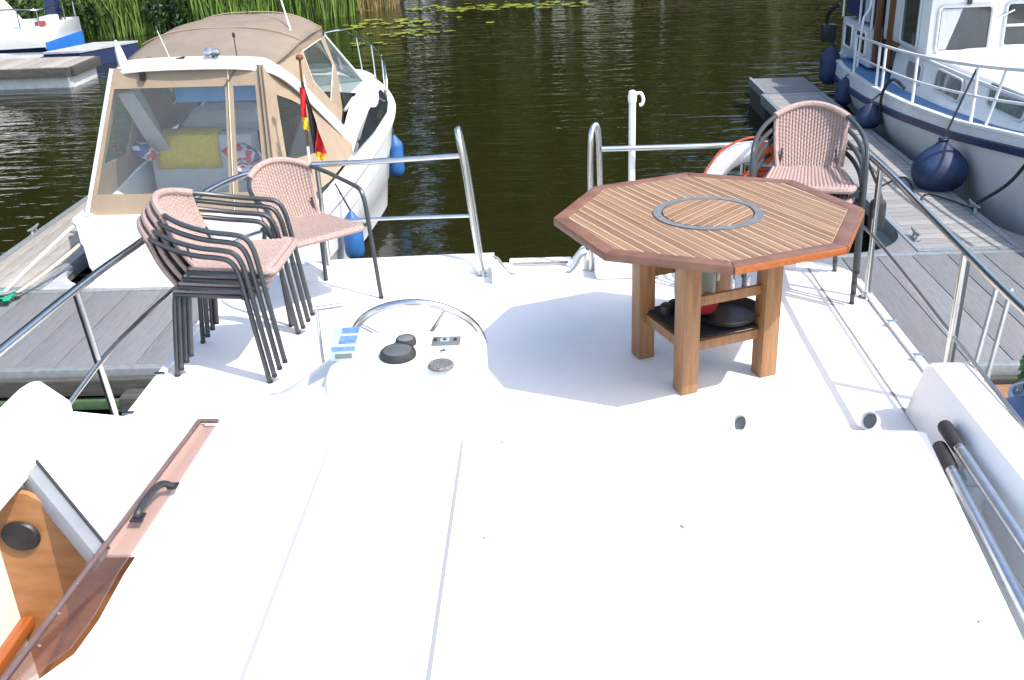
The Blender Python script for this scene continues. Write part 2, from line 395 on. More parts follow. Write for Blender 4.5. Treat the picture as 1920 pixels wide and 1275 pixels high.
# dark end float of the right finger
t=thing('end_float','dark grey float at the far end of the right finger dock','float',(3.62,15.85,DZ))
MB().bb(-.42,.42,-.62,.6,-.55,-.012).build('body','darkbeam',t,bevel=.02)
MB().bb(-.40,.40,-.60,.58,-.01,.004).build('cover_plate','bluedeck' if 0 else 'dockplank',t)
MB().bb(-.45,-.405,-.62,.6,-.09,.02).build('edge_beam','galv',t)
# gussets where fingers meet walkways
def gusset(parent,pts,mname):
    m=MB(); m.prism(pts,DZ-.06,DZ-.004); return m.build('gusset_plate',mname,parent,world=True,bevel=.004)
def arc_g(cx,cy,r,a0,a1,corner):
    return [corner]+[(cx+r*math.cos(R(lerp(a0,a1,i/8))),cy+r*math.sin(R(lerp(a0,a1,i/8)))) for i in range(9)]
gusset(FL,arc_g(-3.80,8.60,.6,180,270,(-4.415,7.975)),'float')
gusset(FR,arc_g(2.52,8.92,.6,270,360,(3.115,8.29)),'dockplank')
gusset(FR,arc_g(4.72,8.98,.68,180,270,(4.03,8.29)),'woodplankx')
cleat(DL,-4.62,7.72,DZ+.006,.2,1.1); cleat(FL,-5.19,9.55,DZ+.006,PI/2,.9)
cleat(FR,3.98,9.35,DZ+.006,PI/2,1.0); cleat(FR,3.2,8.62,DZ+.006,PI/2,.9); cleat(DR,4.6,8.2,DZ+.006,0,1.2)
# dark timber wale, green with algae, along the near side of the left walkway
MB().bb(-9.4,-.2,6.29,6.355,DZ-.17,DZ-.045).build('fender_board','darkbeam',DL,world=True,bevel=.008)
MB().bb(-9.4,-.2,6.27,6.34,DZ-.27,DZ-.20).build('fender_board','algae',DL,world=True,bevel=.008)
MB().bb(-3.02,-2.86,6.1,6.26,WZ-.6,DZ-.1).build('pile','darkbeam',DL,world=True,bevel=.01)
for k in range(3): MB().bb(.3,8.8,6.02,6.075,DZ-.14-.11*k,DZ-.065-.11*k).build('fender_board',('darkbeam','float','darkbeam')[k],DR,world=True,bevel=.006)
# green strap on the left cleat, ropes to the canopy boat
t=thing('green_strap','bright green webbing strap bunched on the left walkway cleat','strap',(-4.62,7.72,DZ))
m=MB()
for i in range(4):
    x=-.12+.075*i; a=rnd.uniform(-.4,.4)
    p=[Vector((x+.03*math.sin(j*.9+i),-.12+.03*j,.02+.05*abs(math.sin(j*.5+i*.8)))) for j in range(9)]
    m.loft([[q+Vector((-.032,0,0)),q+Vector((.032,0,.008))] for q in p]); m.loft([[q+Vector((-.032,0,-.006)),q+Vector((.032,0,.002))] for q in p])
m.build('webbing','greenstrap',t)
MB().box((.02,.02,.075),(.09,.05,.02)).build('buckle','boxpale',t,bevel=.004)
def rope(label,pts,r,mname,n=6,name='mooring_rope',group=None):
    return tag(MB().tube(spline(pts,n),r,6).build(name,mname),label,'rope',group)
rope('pale mooring rope from the green strap up to the canopy boat, left one',[(-4.6,7.75,DZ+.07),(-4.45,8.05,DZ+.22),(-4.25,8.5,-.50),(-4.05,8.72,-.40)],.014,'fenderwhite')
rope('tan mooring rope from the green strap up to the canopy boat, right one',[(-4.5,7.75,DZ+.06),(-4.38,8.1,DZ+.12),(-4.22,8.55,-.66),(-4.10,8.75,-.52)],.014,'ropecream')
# ------------------------------------------------------------------ the yacht we stand on
Yt=thing('motor_yacht','white motor yacht aft deck with helm console, roof and steel railings in foreground','yacht',(-.1,2.5,0))
def yp(mb,name,mats,parent=None,**k): return mb.build(name,mats,parent or Yt,world=True,**k)
XL,XR=-1.96,1.735
stern=[(XR,-1.2),(XR,5.35)]+[(XR-.30+.30*math.cos(R(a)),5.45+.30*math.sin(R(a))) for a in(20,40,60,80)]+[(1.0,5.80),(.3,5.86),(-.12,5.87),(-.6,5.86),(-1.25,5.82)]+[(XL+.30+.30*math.cos(R(a)),5.47+.30*math.sin(R(a))) for a in(100,120,140,160)]+[(XL,5.35),(XL,-1.2)]
# hull
rows=[]
for z,sx,sy in((-.03,1,0),(-.35,1.0,-.02),(-.7,.985,-.06),(-1.0,.96,-.12),(-1.7,.90,-.25)):
    rows.append([Vector((-.11+(p[0]+.11)*sx,p[1]+sy if p[1]>0 else p[1],z)) for p in stern])
m=MB(); m.loft(rows); yp(m,'hull','boatwhite')
# deck in two sheets with a hatch well on the left (companionway)
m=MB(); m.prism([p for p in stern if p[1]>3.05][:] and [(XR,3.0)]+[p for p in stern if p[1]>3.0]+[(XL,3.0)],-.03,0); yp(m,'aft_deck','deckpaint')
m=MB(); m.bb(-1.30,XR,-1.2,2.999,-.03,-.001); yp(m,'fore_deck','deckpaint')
# deck panel joints
for x in(1.49,): yp(MB().bb(x-.006,x+.006,3.65,5.62,.0005,.0022),'deck_joint','sealant')
# toe rail and rub rail
for s,x in((1,XR),(-1,XL)):
    path=[(x-s*.02,3.4,.012),(x-s*.02,5.35,.012)]
    m=MB(); m.bb(min(x-s*.045,x-s*.01),max(x-s*.045,x-s*.01),3.35,5.38,.0,.022); yp(m,'toe_rail','gel',bevel=.006)
    m=MB(); m.tube([(x+s*.02,-1.1,-.06),(x+s*.02,5.4,-.06)],.028,10); yp(m,'rub_rail','steel')
    m=MB(); m.bb(min(x,x+s*.085),max(x,x+s*.085),-1.1,5.36,-.17,-.12); yp(m,'rub_strake','boatgrey',bevel=.01)
    for y in(3.95,4.35,4.75,5.15): yp(MB().bb(x-s*.03-.025,x-s*.03+.025,y,y+.03,.022,.034),'rail_clip','steel',bevel=.003)
# stern coaming with the gate opening
def coam(x0,x1,nm):
    m=MB(); rows=[]
    n=14
    for i in range(n+1):
        x=lerp(x0,x1,i/n); y=5.70-.035*((x+.11)/1.5)**2*2
        rows.append([Vector((x,y+a,z)) for a,z in((0,0),(.015,.055),(.04,.082),(.10,.088),(.15,.075),(.168,.03),(.168,-.05))])
    m.loft(rows); m.add(rows[0],[list(range(7))]); m.add(rows[-1],[list(range(7))]); return yp(m,nm,'gel')
coam(-1.62,-.36,'stern_coaming'); coam(.20,1.42,'stern_coaming')
for x,s in((-.36,1),(.20,-1)):
    m=MB(); m.panel([(x,5.69,.001),(x+s*.10,5.69,.001),(x+s*.03,5.69,.09),(x,5.69,.10)],-.19); yp(m,'gate_cheek','gel',bevel=.012)
    yp(MB().tube(spline([(x-s*.0,5.66,.12),(x+s*.035,5.66,.10),(x+s*.085,5.66,.02),(x+s*.13,5.66,.006)],5),.007,6),'gate_gasket','sealant')
m=MB(); m.bb(-.27,.11,5.80,5.90,-.02,.018); yp(m,'gate_sill','gel',bevel=.008)
yp(MB().tube([(-.25,5.79,.022),(.09,5.79,.022)],.007,6),'gate_gasket','sealant')
# swim step mooring hardware on the stern
yp(MB().bb(.24,.62,5.52,5.68,.0,.13),'stern_locker','gel',bevel=.03)
for x in(.84,.92): yp(MB().tube(spline([(x,5.56,.005),(x,5.58,.13),(x,5.66,.15),(x+.14,5.30,.12),(x+.15,5.26,.005)],5),.011,8),'step_tube','steel')
# railings
RZ=.70
def post(rail,x,y,z0,z1,r=.016,dx=0,dy=0):
    q=yp(MB().tube([(x,y,z0),(x+dx,y+dy,z1)],r,10),'post','steel',rail)
    return q
def foot(rail,x,y,z=0): yp(MB().lathe([(.042,0),(.042,.006),(.026,.012),(.02,.035)],(x,y,z),14),'post_foot','steel',rail)
pr_=yp(MB().tube(spline([(-1.91,.3,.78),(-1.91,2.2,.76),(-1.90,3.7,.735),(-1.89,4.4,.70),(-1.87,5.1,.69),(-1.74,5.55,.685),(-1.45,5.72,.685),(-1.1,5.74,.69),(-.49,5.72,.715)],5),.0165,10),'port_railing','steel')
yp(MB().tube(spline([(-1.92,3.1,.30),(-1.92,3.88,.37),(-1.90,4.7,.35),(-1.86,5.2,.345),(-1.72,5.56,.34),(-1.45,5.70,.34),(-1.04,5.71,.355),(-.47,5.70,.36)],5),.011,8),'mid_rail','steel',pr_)
post(pr_,-1.955,3.9,0,.73,.016,.045,-.19); foot(pr_,-1.955,3.9); post(pr_,-1.93,5.05,0,.69,.015,.055,.04); foot(pr_,-1.93,5.05)
post(pr_,-1.35,5.70,0.05,.685,.014); foot(pr_,-.425,5.66)
yp(MB().tube(spline([(-.425,5.66,0),(-.455,5.67,.25),(-.49,5.68,.62),(-.515,5.69,.80),(-.525,5.72,.86),(-.52,5.78,.83),(-.49,5.80,.60),(-.46,5.79,.3),(-.44,5.79,.05)],6),.019,10),'gate_post','steel',pr_)
sr=yp(MB().tube(spline([(1.66,.3,.70),(1.66,2.6,.69),(1.66,3.5,.69),(1.675,4.4,.715),(1.69,5.1,.73),(1.66,5.48,.735),(1.48,5.73,.725),(.9,5.75,.715),(.29,5.74,.72)],5),.0165,10),'starboard_railing','steel')
yp(MB().tube(spline([(1.66,3.0,.29),(1.66,3.85,.33),(1.68,4.9,.36),(1.655,5.45,.36),(1.48,5.71,.36),(.9,5.73,.355),(.29,5.73,.355)],5),.009,8),'mid_rail','steel',sr)
post(sr,1.665,3.93,0,.70,.02,-.005,-.03); foot(sr,1.665,3.93); post(sr,1.69,5.15,0,.73,.016); foot(sr,1.69,5.15); post(sr,1.1,5.74,.05,.72,.014)
yp(MB().tube(spline([(.225,5.68,0),(.225,5.69,.4),(.228,5.70,.76),(.248,5.73,.855),(.275,5.75,.80),(.285,5.76,.4),(.285,5.76,.05)],6),.017,10),'gate_post','steel',sr)
# white awning pole with a hooked top
t=thing('white_pole','slim white pole with a hooked top standing at the stern rail','pole',(.47,5.80,0))
MB().tube([(0,0,.05),(0,0,.98)],.02,12).build('tube','boatwhite',t)
MB().lathe([(.024,.97),(.026,1.0),(.02,1.03),(.008,1.036)],(0,0,0),12).build('cap','boatwhite',t)
MB().tube(spline([(.01,0,1.01),(.045,0,1.018),(.062,0,.985),(.055,0,.955),(.04,0,.95)],5),.0095,8).build('hook','boatwhite',t)
MB().bb(-.03,.03,-.06,.03,.335,.38).build('clamp','steel',t,bevel=.006)
# cabin roof
def roof_poly(o=0): return [(1.39,3.38),(1.27,2.24),(.98,-.8),(-1.65,-.8),(-1.60,1.95),(-1.475,2.09),(-1.40,2.22),(-1.388,2.36),(-1.395,2.58),(-1.375,3.1),(-1.365,3.54)]
m=MB(); m.prism(roof_poly(),.0,.20)
rf=yp(m,'cabin_roof','gel',bevel=.035)
for x0,x1,nm in((-.365,-.365,'a'),(-.875,-.87,'b')):
    yp(MB().bb(x0-.0065,x0+.0065,-.7,3.36,.1995,.2022),'roof_joint','jointa' if nm=='a' else 'jointb',rf)
for x,y,s in((-.24,2.73,.013),(.40,2.77,.011),(-.21,3.34,.010),(1.17,2.29,.009)):
    q=Matrix.Rotation(rnd.uniform(0,3),3,'Z'); yp(MB().box((x,y,.204),(s*1.8,s*.8,.008),q),'roof_stud','jointb',rf,bevel=.002)
# small vents just behind the roof edge
for x in(.77,1.30):
    m=MB(); m.lathe([(.026,0),(.025,.02),(.026,.03)],(x,3.72,0),18)
    q=Matrix.Rotation(R(62),3,'X')@Matrix.Identity(3)
    m.lathe([(.026,-.02),(.035,.0),(.04,.03),(.036,.031),(.03,.01),(.01,.0)],(x,3.71,.045),18,Matrix.Rotation(R(35),3,'Z')@Matrix.Rotation(R(-58),3,'Y'))
    v=yp(m,'cowl_vent','gel')
    yp(MB().lathe([(.031,.018),(.001,.020)],(x,3.71,.045),16,Matrix.Rotation(R(35),3,'Z')@Matrix.Rotation(R(-58),3,'Y')),'vent_mouth','panelgrey',v)
# right coaming
m=MB(); rows=[]
for y,zt in((3.86,.0),(3.84,.17),(3.79,.27),(3.72,.30),(3.0,.30),(2.0,.302),(.4,.305),(-1.0,.31)):
    xi=1.515+ (3.8-y)*.004; rows.append([Vector(p) for p in((xi-.03,y,0),(xi-.012,y,zt*.72),(xi+.004,y,zt*.95),(xi+.03,y,zt),(xi+.13,y,zt),(xi+.158,y,zt*.94),(xi+.175,y,zt*.6),(xi+.19,y,-.02))])
m.loft(rows); yp(m,'side_coaming','gel')
# left coaming: raised box with a sloping inner face, cut away at the open side door
m=MB(); m.prism([(-2.0,-.8),(-1.76,-.8),(-1.76,3.20),(-1.95,3.37),(-1.985,3.36),(-2.0,3.30)][::-1],.40,.50); yp(m,'side_coaming','gel',bevel=.012)
m=MB(); m.prism([(-1.985,-.8),(-1.93,-.8),(-1.93,3.25),(-1.985,3.33)][::-1],-.05,.399); yp(m,'coaming_side','gel')
# sloping inner panel
S0,S1=(-1.755,.42),(-1.44,.17)
y_cut0,y_cut1=2.90,2.70
m=MB(); m.panel([(-1.78,3.24,.43),(-1.78,y_cut0,.43),(-1.49,y_cut1,.188),(-1.43,3.56,.188)],.03); yp(m,'sloping_panel','gel')
m=MB(); m.add([(-1.78,3.24,.43),(-1.43,3.56,.188),(-1.45,3.66,-.01),(-1.80,3.50,-.01),(-1.83,3.36,.2)],[(0,1,2),(0,2,3),(0,3,4)]); yp(m,'corner_panel','gel')
df=yp(MB().panel([(-1.785,y_cut0+.005,.442),(-1.785,y_cut0-.055,.442),(-1.485,y_cut1-.055,.190),(-1.485,y_cut1+.005,.190)],.05),'door_frame','greypaint',bevel=.005)
yp(MB().tube([(-1.785,y_cut0+.012,.448),(-1.487,y_cut1+.012,.197)],.006,6),'door_seal','rubber',df)
yp(MB().bb(-1.50,-1.33,2.70,3.56,.170,.18),'side_ledge','gel')
# companionway: plywood bulkhead, speaker, white lining, varnished trim, sole
bh=yp(MB().panel([(-1.93,2.80,-.75),(-1.32,2.80,-.75),(-1.32,2.80,.03),(-1.755,2.80,.37),(-1.93,2.80,.40)],-.02),'bulkhead','plywood')
sp=yp(MB().lathe([(.0005,.018),(.03,.016),(.046,.012),(.052,.012),(.057,.006),(.058,0)],(-1.81,2.775,.21),28,Matrix.Rotation(R(90),3,'X')@Matrix.Diagonal((1.15,1,1))),'speaker','black',bh)
yp(MB().bb(-1.93,-1.90,-.6,2.84,-.75,.46),'lining','boatwhite')
yp(MB().bb(-1.30,-1.28,-.6,2.84,-.75,-.02),'lining','boatwhite')
yp(MB().bb(-1.90,-1.30,2.79,2.835,-.175,-.135),'trim_rail','varnish_and_lit_edge',bevel=.006)
yp(MB().bb(-1.898,-1.855,-.6,2.788,-.175,-.135),'trim_rail','varnish_and_lit_edge',bevel=.006)
yp(MB().bb(-1.85,-1.30,-.6,2.786,-.42,-.39),'sole','plywood')
# tinted acrylic side screen with its handle
m=MB(); m.prism([(-1.367,3.535),(-1.377,3.10),(-1.397,2.58),(-1.39,2.36),(-1.402,2.22),(-1.477,2.09),(-1.60,1.95),(-1.60,1.80),(-1.555,1.80),(-1.528,2.108),(-1.496,2.68),(-1.442,3.545)][::-1],.2045,.2125)
asx=yp(m,'acrylic_screen','acrylic',smooth=False)
yp(MB().tube([(-1.446,3.55,.209),(-1.500,2.68,.209),(-1.532,2.108,.209),(-1.56,1.6,.209)],.010,8),'screen_rim','acrylicedge',asx)
yp(MB().tube([(-1.366,3.548,.209),(-1.446,3.55,.209)],.010,8),'screen_rim','acrylicedge',asx)
hd=yp(MB().tube(spline([(-1.440,2.86,.212),(-1.438,2.862,.235),(-1.428,2.95,.248),(-1.412,3.03,.242),(-1.385,3.055,.214)],5),.013,8),'screen_handle','black',asx)
yp(MB().bb(-1.462,-1.418,2.835,2.885,.2135,.221),'handle_base','black',asx,bevel=.004); yp(MB().bb(-1.402,-1.366,3.035,3.075,.2135,.221),'handle_base','black',asx,bevel=.004)
for k in range(5): yp(MB().lathe([(.006,0),(.005,.003),(.001,.004)],(-1.512+.006*k,2.45-.14*k+.2,.2135),8),'screw','steel',asx)
# helm console
m=MB(); rows=[]
def crow(y,z,x0,x1,r=.07):
    out=[]
    out.append(Vector((x0-z*1.35,y,0))); out.append(Vector((x0-z*.48,y,z*.50)))
    for a in range(0,91,18): out.append(Vector((x0+r-r*math.cos(R(a)),y,z-r+r*math.sin(R(a)))))
    for a in range(90,-1,-18): out.append(Vector((x1-r+r*math.cos(R(a)),y,z-r+r*math.sin(R(a)))))
    out.append(Vector((x1,y,0))); return out
for y,z,i in((3.44,.12,.05),(3.445,.30,.03),(3.46,.405,.012),(3.50,.447,.0),(3.60,.455,0),(3.75,.45,0),(3.86,.44,.004),(3.895,.41,.015),(3.91,.30,.03),(3.93,.02,.035)):
    rows.append(crow(y,z,-.905+i,-.285-i,min(.07,z*.45)))
m.loft(rows); m.add(rows[-1],[list(range(len(rows[-1])))])
con=yp(m,'helm_console','gel')
def disc(x,y,r,h,mname,name,z=.452,mi2=None,seg=26):
    m=MB(); m.lathe([(r,0),(r*1.02,h*.3),(r*.97,h*.75),(r*.86,h),(r*.82,h*.92),(.001,h*.9)],(x,y,z),seg,None)
    o=yp(m,name,mname,con); return o
def face(x,y,r,z,mname,par): yp(MB().lathe([(r,0),(r*.6,.004),(.001,.005)],(x,y,z),22),'dial',mname,par)
g=disc(-.622,3.60,.072,.03,'rubber','gauge'); face(-.622,3.60,.058,.4795,'gaugeface',con)
g=disc(-.605,3.715,.042,.028,'rubber','gauge'); face(-.605,3.715,.033,.4775,'panelgrey',con)
yp(MB().bb(-.50,-.385,3.685,3.77,.45,.4565),'switch_panel','panelgrey',con,bevel=.004)
yp(MB().bb(-.467,-.43,3.712,3.748,.4568,.4605),'display','lcd',con); yp(MB().bb(-.455,-.442,3.722,3.738,.4607,.463),'display_mark','navy',con)
for k in(-.487,-.405): yp(MB().lathe([(.007,0),(.006,.008),(.001,.009)],(k,3.73,.4567),10),'button','black',con)
disc(-.445,3.617,.013,.014,'steel','ignition_key_switch',.452,seg=14)
m=MB(); m.lathe([(.05,0),(.05,.008),(.045,.014),(.001,.013)],(-.443,3.505,.449),26); yp(m,'horn_grille','speckle',con)
# steering wheel
sw_c=Vector((-.60,4.02,.31)); sw_r=.285; tl=R(28)
def wp(a,r,h=0):
    u=Vector((1,0,0)); v=Vector((0,-math.sin(tl),math.cos(tl))); n=Vector((0,math.cos(tl),math.sin(tl)))
    return sw_c+u*(r*math.cos(a))+v*(r*math.sin(a))+n*h
m=MB(); m.tube([wp(2*PI*k/56,sw_r) for k in range(56)],.0165,12,closed=True)
sw=yp(m,'steering_wheel','steel')
for a in(R(58),R(148),R(-32),R(-122)): yp(MB().tube([wp(a,.02,-.03),wp(a,.14,-.025),wp(a,sw_r-.005)],[.012,.011,.010],8),'spoke','steel',sw)
yp(MB().tube([wp(0,0,-.14),wp(0,0,.0)],.03,14),'hub','steel',sw)
# engine lever left of the wheel
lv=yp(MB().lathe([(.03,0),(.03,.02),(.016,.04),(.012,.10)],(-.985,3.86,0),14),'throttle_lever','gel')
yp(MB().tube(spline([(-.985,3.86,.09),(-1.0,3.9,.32),(-1.02,3.98,.50)],4),.0075,8),'lever_arm','steel',lv)
yp(MB().tube([(-1.035,3.98,.505),(-.915,4.02,.505)],.011,10),'lever_grip','dullalu',lv)
# blue and white carton on the console
t=thing('carton','small blue and white carton lying on the left of the helm console','carton',(-.835,3.655,.452),R(4))
MB().bb(-.055,.055,-.088,.088,0,.07).build('body','boxpale',t,bevel=.005)
MB().bb(-.018,.050,-.080,-.006,.0703,.0715).build('blue_patch','boxblue',t); MB().bb(-.018,.050,.022,.080,.0703,.0715).build('blue_patch','boxblue',t)
MB().bb(-.045,.045,-.0900,-.0883,.045,.062).build('blue_edge','boxblue',t)
MB().bb(-.035,.030,-.0898,-.0883,.012,.032).build('grey_print','panelgrey',t)
# two handrail poles / boat hooks against the right coaming
for i,(a,b_,lab) in enumerate((((1.425,3.335,.15),(1.345,2.41,.15),'aluminium boat hook pole with black grip lying nearest the roof'),((1.468,3.42,.19),(1.44,2.6,.195),'aluminium boat hook pole with grey grip against the side coaming'))):
    a=Vector(a); b_=Vector(b_); d=(b_-a).normalized(); t=thing('boat_hook',lab,'pole',a,group='boat hook poles')
    MB().tube([d*.10,d*3.4],.021,14).build('pole','dullalu',t)
    MB().tube([d*0,d*.008,d*.02,d*.10,d*.17,d*.178],[.018,.026,.028,.028,.026,.022],14).build('grip','rubber',t)
    MB().tube([d*.178,d*.20],.023,14).build('collar','steel',t)
for y in(3.05,2.3): yp(MB().bb(1.36,1.50,y,y+.05,0,.122),'pole_rest','gel',bevel=.01); yp(MB().bb(1.445,1.50,y+.06,y+.11,0,.168),'pole_rest','gel',bevel=.01)
# ------------------------------------------------------------------ octagonal table
TC=Vector((.695,4.385)); TZ=.75; TR=.69
tb=thing('octagonal_table','octagonal teak slat table with a grey ring on the aft deck','table',(TC.x,TC.y,0))
def octo(r): return [Vector((r*math.cos(k*PI/4),r*math.sin(k*PI/4))) for k in range(8)]
def clip(poly,n,d):
    out=[]
    for i in range(len(poly)):
        a,b_=poly[i],poly[(i+1)%len(poly)]; da,db=a.dot(n)-d,b_.dot(n)-d
        if da<=0: out.append(a)
        if da*db<0: out.append(a+(b_-a)*(da/(da-db)))
    return out
bw=.062; ri=TR-bw/math.cos(PI/8)
MB().prism([tuple(p) for p in octo(ri-.002)],TZ-.028,TZ-.0009).build('caulk_board','caulk',tb)
def slats(poly,ang,wd,gap,z0,z1,par,nm='slat',off=0):
    n=Vector((-math.sin(ang),math.cos(ang))); k=-30
    while k<31:
        d=k*(wd+gap)+off; p=clip(clip(poly,n,d+wd),-n,-d)
        if len(p)>2:
            # rotate so that grain runs along the slat
            c=sum(p,Vector((0,0)))/len(p); q=Matrix.Rotation(-ang,2)
            m=MB().prism([tuple(q@(v-c)) for v in p],z0,z1+rnd.uniform(-.0006,.0006)); o=m.build(nm,'slat',par,smooth=False); o.location=(c.x,c.y,0); o.rotation_euler=(0,0,ang)
        k+=1
slats(octo(ri-.004),R(-64),.0395,.0075,TZ-.02,TZ,tb,off=.012)
oo,ii=octo(TR),octo(ri)
for k in range(8):
    a,b_,c,d=oo[k],oo[(k+1)%8],ii[(k+1)%8],ii[k]
    e=(b_-a).normalized()*.0006
    m=MB().prism([tuple(a+e),tuple(b_-e),tuple(c-e),tuple(d+e)],TZ-.034,TZ+.0015)
    m.build('border',('tableborder' if k not in(6,) else 'tableborder'),tb,bevel=.004)
# orange strips that paint sunlight onto the right front edge faces
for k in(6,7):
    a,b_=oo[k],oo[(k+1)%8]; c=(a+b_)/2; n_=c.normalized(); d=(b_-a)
    MB().box((c.x+n_.x*.003,c.y+n_.y*.003,TZ-.017),(d.length-.006,.005,.030),Matrix.Rotation(math.atan2(d.y,d.x),3,'Z')).build('lit_edge_strip','varnish_and_lit_edge',tb,bevel=.002)

def ringmesh(r0,r1,z0,z1,seg=48):
    m=MB(); rows=[[Vector((r*math.cos(2*PI*k/seg),r*math.sin(2*PI*k/seg),z)) for k in range(seg)] for r,z in((r0,z0),(r1,z0),(r1,z1),(r0,z1),(r0,z0))]
    m.loft(rows,closed=True); return m
ringmesh(.207,.242,TZ+.0005,TZ+.006).build('ring','zinc',tb)
MB().lathe([(.204,TZ+.0005),(.204,TZ+.0022),(.001,TZ+.0022)],seg=48).build('lid_base','black',tb)
disc_poly=[Vector((.199*math.cos(2*PI*k/40),.199*math.sin(2*PI*k/40))) for k in range(40)]
lid=MB().lathe([(.1995,TZ+.0024),(.1995,TZ+.0036),(.001,TZ+.0036)],seg=40).build('lid','caulk',tb)
slats(disc_poly,R(50),.035,.0075,TZ+.0038,TZ+.0058,lid,off=.006)
la=R(157.5); lr=.293; hs=.042
LEG=[Vector((lr*math.cos(la+k*PI/2),lr*math.sin(la+k*PI/2))) for k in range(4)]
q45=Matrix.Rotation(la+PI/4,3,'Z')
lm=MB().box((0,0,(TZ-.034)/2),(hs*2,hs*2,TZ-.036),q45).mesh('leg',['teakleg'],bevel=.006)
for p in LEG:
    o=link('leg',lm,tb); o.location=(p.x,p.y,0)
def stretcher(i,j,z,h=.045,w_=.022,nm='stretcher'):
    a,b_=LEG[i],LEG[j]; d=(b_-a).normalized(); L=(b_-a).length-2*hs; c=(a+b_)/2
    MB().box((c.x,c.y,z),(L,w_,h),Matrix.Rotation(math.atan2(d.y,d.x),3,'Z')).build(nm,'teakleg',tb,bevel=.003)
for i in range(4): stretcher(i,(i+1)%4,.215)
stretcher(1,2,.43); stretcher(3,0,.43)
for i in range(4):
    a,b_=LEG[i],LEG[(i+1)%4]; d=(b_-a).normalized(); L=(b_-a).length-2*hs; c=(a+b_)/2
    MB().box((c.x,c.y,TZ-.07),(L,.022,.065),Matrix.Rotation(math.atan2(d.y,d.x),3,'Z')).build('apron','teakleg',tb,bevel=.003)
sd_=.36; qs=Matrix.Rotation(la+PI/4,3,'Z')
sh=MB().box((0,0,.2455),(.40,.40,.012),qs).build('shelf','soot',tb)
# things on the shelf
SZ=.2525
t=thing('roasting_pan','round black pan lying on the table shelf','pan',(TC.x+.09,TC.y-.04,SZ))
MB().lathe([(.10,0),(.145,.018),(.165,.05),(.172,.052),(.16,.046),(.14,.02),(.001,.012)],seg=36).build('body','pan',t)
MB().tube(spline([(.165,-.02,.05),(.20,-.015,.055),(.20,.02,.055),(.165,.025,.05)],4),.006,6).build('handle','pan',t)
t=tag(MB().lathe([(.045,0),(.075,.012),(.088,.045),(.092,.062),(.086,.062),(.07,.02),(.001,.012)],seg=28).build('red_bowl','redpaint'),'red bowl standing in the black pan under the table','bowl'); t.location=(TC.x-.02,TC.y+.0,SZ+.024)
t=thing('gas_bottle','grey green gas bottle standing behind the front table leg','gas bottle',(TC.x-.02,TC.y+.17,SZ))
MB().lathe([(.085,0),(.095,.015),(.098,.05),(.098,.24),(.09,.28),(.06,.31),(.03,.32)],seg=28).build('body','gasbottle',t)
MB().lathe([(.06,.31),(.062,.315),(.062,.37),(.055,.37),(.055,.315)],seg=24).build('collar','black',t)
MB().tube(spline([(.03,-.05,.33),(.11,-.10,.36),(.14,-.12,.28),(.10,-.12,.22),(.09,-.11,.15)],5),.007,7).build('hose','hose',t)
for dx,dy,r in((-.17,.03,.03),(-.13,.07,.026)):
    t=tag(MB().lathe([(r*.9,0),(r,.01),(r,.045),(r*.6,.055)],seg=14).build('burner_cap','black'),'small black burner cap on the shelf '+('beside the left leg' if r>.028 else 'nearer the gas bottle'),'cap'); t.location=(TC.x+dx,TC.y+dy,SZ)
# ------------------------------------------------------------------ chairs
def weave(rowf,nu,nv,amp,cu,cv):
    """rowf(u,v)->(point, normal); basket weave relief"""
    m=MB(); vs=[]
    for j in range(nv+1):
        for i in range(nu+1):
            u,v=i/nu,j/nv; p,n=rowf(u,v)
            a=math.sin(u*cu*PI)*1.0; bq=math.cos(v*cv*PI)
            h=abs(a)**.7*(.74+.26*(1 if int(u*cu)%2==0 else -1)*bq)
            vs.append(p+n*(amp*h))
    w1=nu+1
    fs=[(j*w1+i,j*w1+i+1,(j+1)*w1+i+1,(j+1)*w1+i) for j in range(nv) for i in range(nu)]
    o=len(vs); vs2=[]
    for j in range(nv+1):
        for i in range(nu+1):
            p,n=rowf(i/nu,j/nv); vs2.append(p-n*.012)
    # coarse back face and rim
    fs2=[(o+(j+1)*w1+i,o+(j+1)*w1+i+1,o+j*w1+i+1,o+j*w1+i) for j in range(nv) for i in range(nu)]
    rim=[i for i in range(w1)]+[j*w1+nu for j in range(1,nv+1)]+[nv*w1+i for i in range(nu-1,-1,-1)]+[j*w1 for j in range(nv-1,0,-1)]
    fs3=[(rim[k],rim[(k+1)%len(rim)],o+rim[(k+1)%len(rim)],o+rim[k]) for k in range(len(rim))]
    m.add(vs+vs2,fs+fs2+fs3); return m
def hoop_pt(y):   # top of the backrest, plan curve
    return Vector((-.352+2.5*y*y,y,.748-1.35*y*y))
HC=[(.235,.285,0),(.205,.283,.25),(.175,.281,.50),(.160,.280,.575),(.135,.279,.615),(.09,.276,.632),(-.04,.266,.648),(-.17,.232,.677),(-.28,.167,.711),(-.332,.09,.737),(-.352,0,.748)]
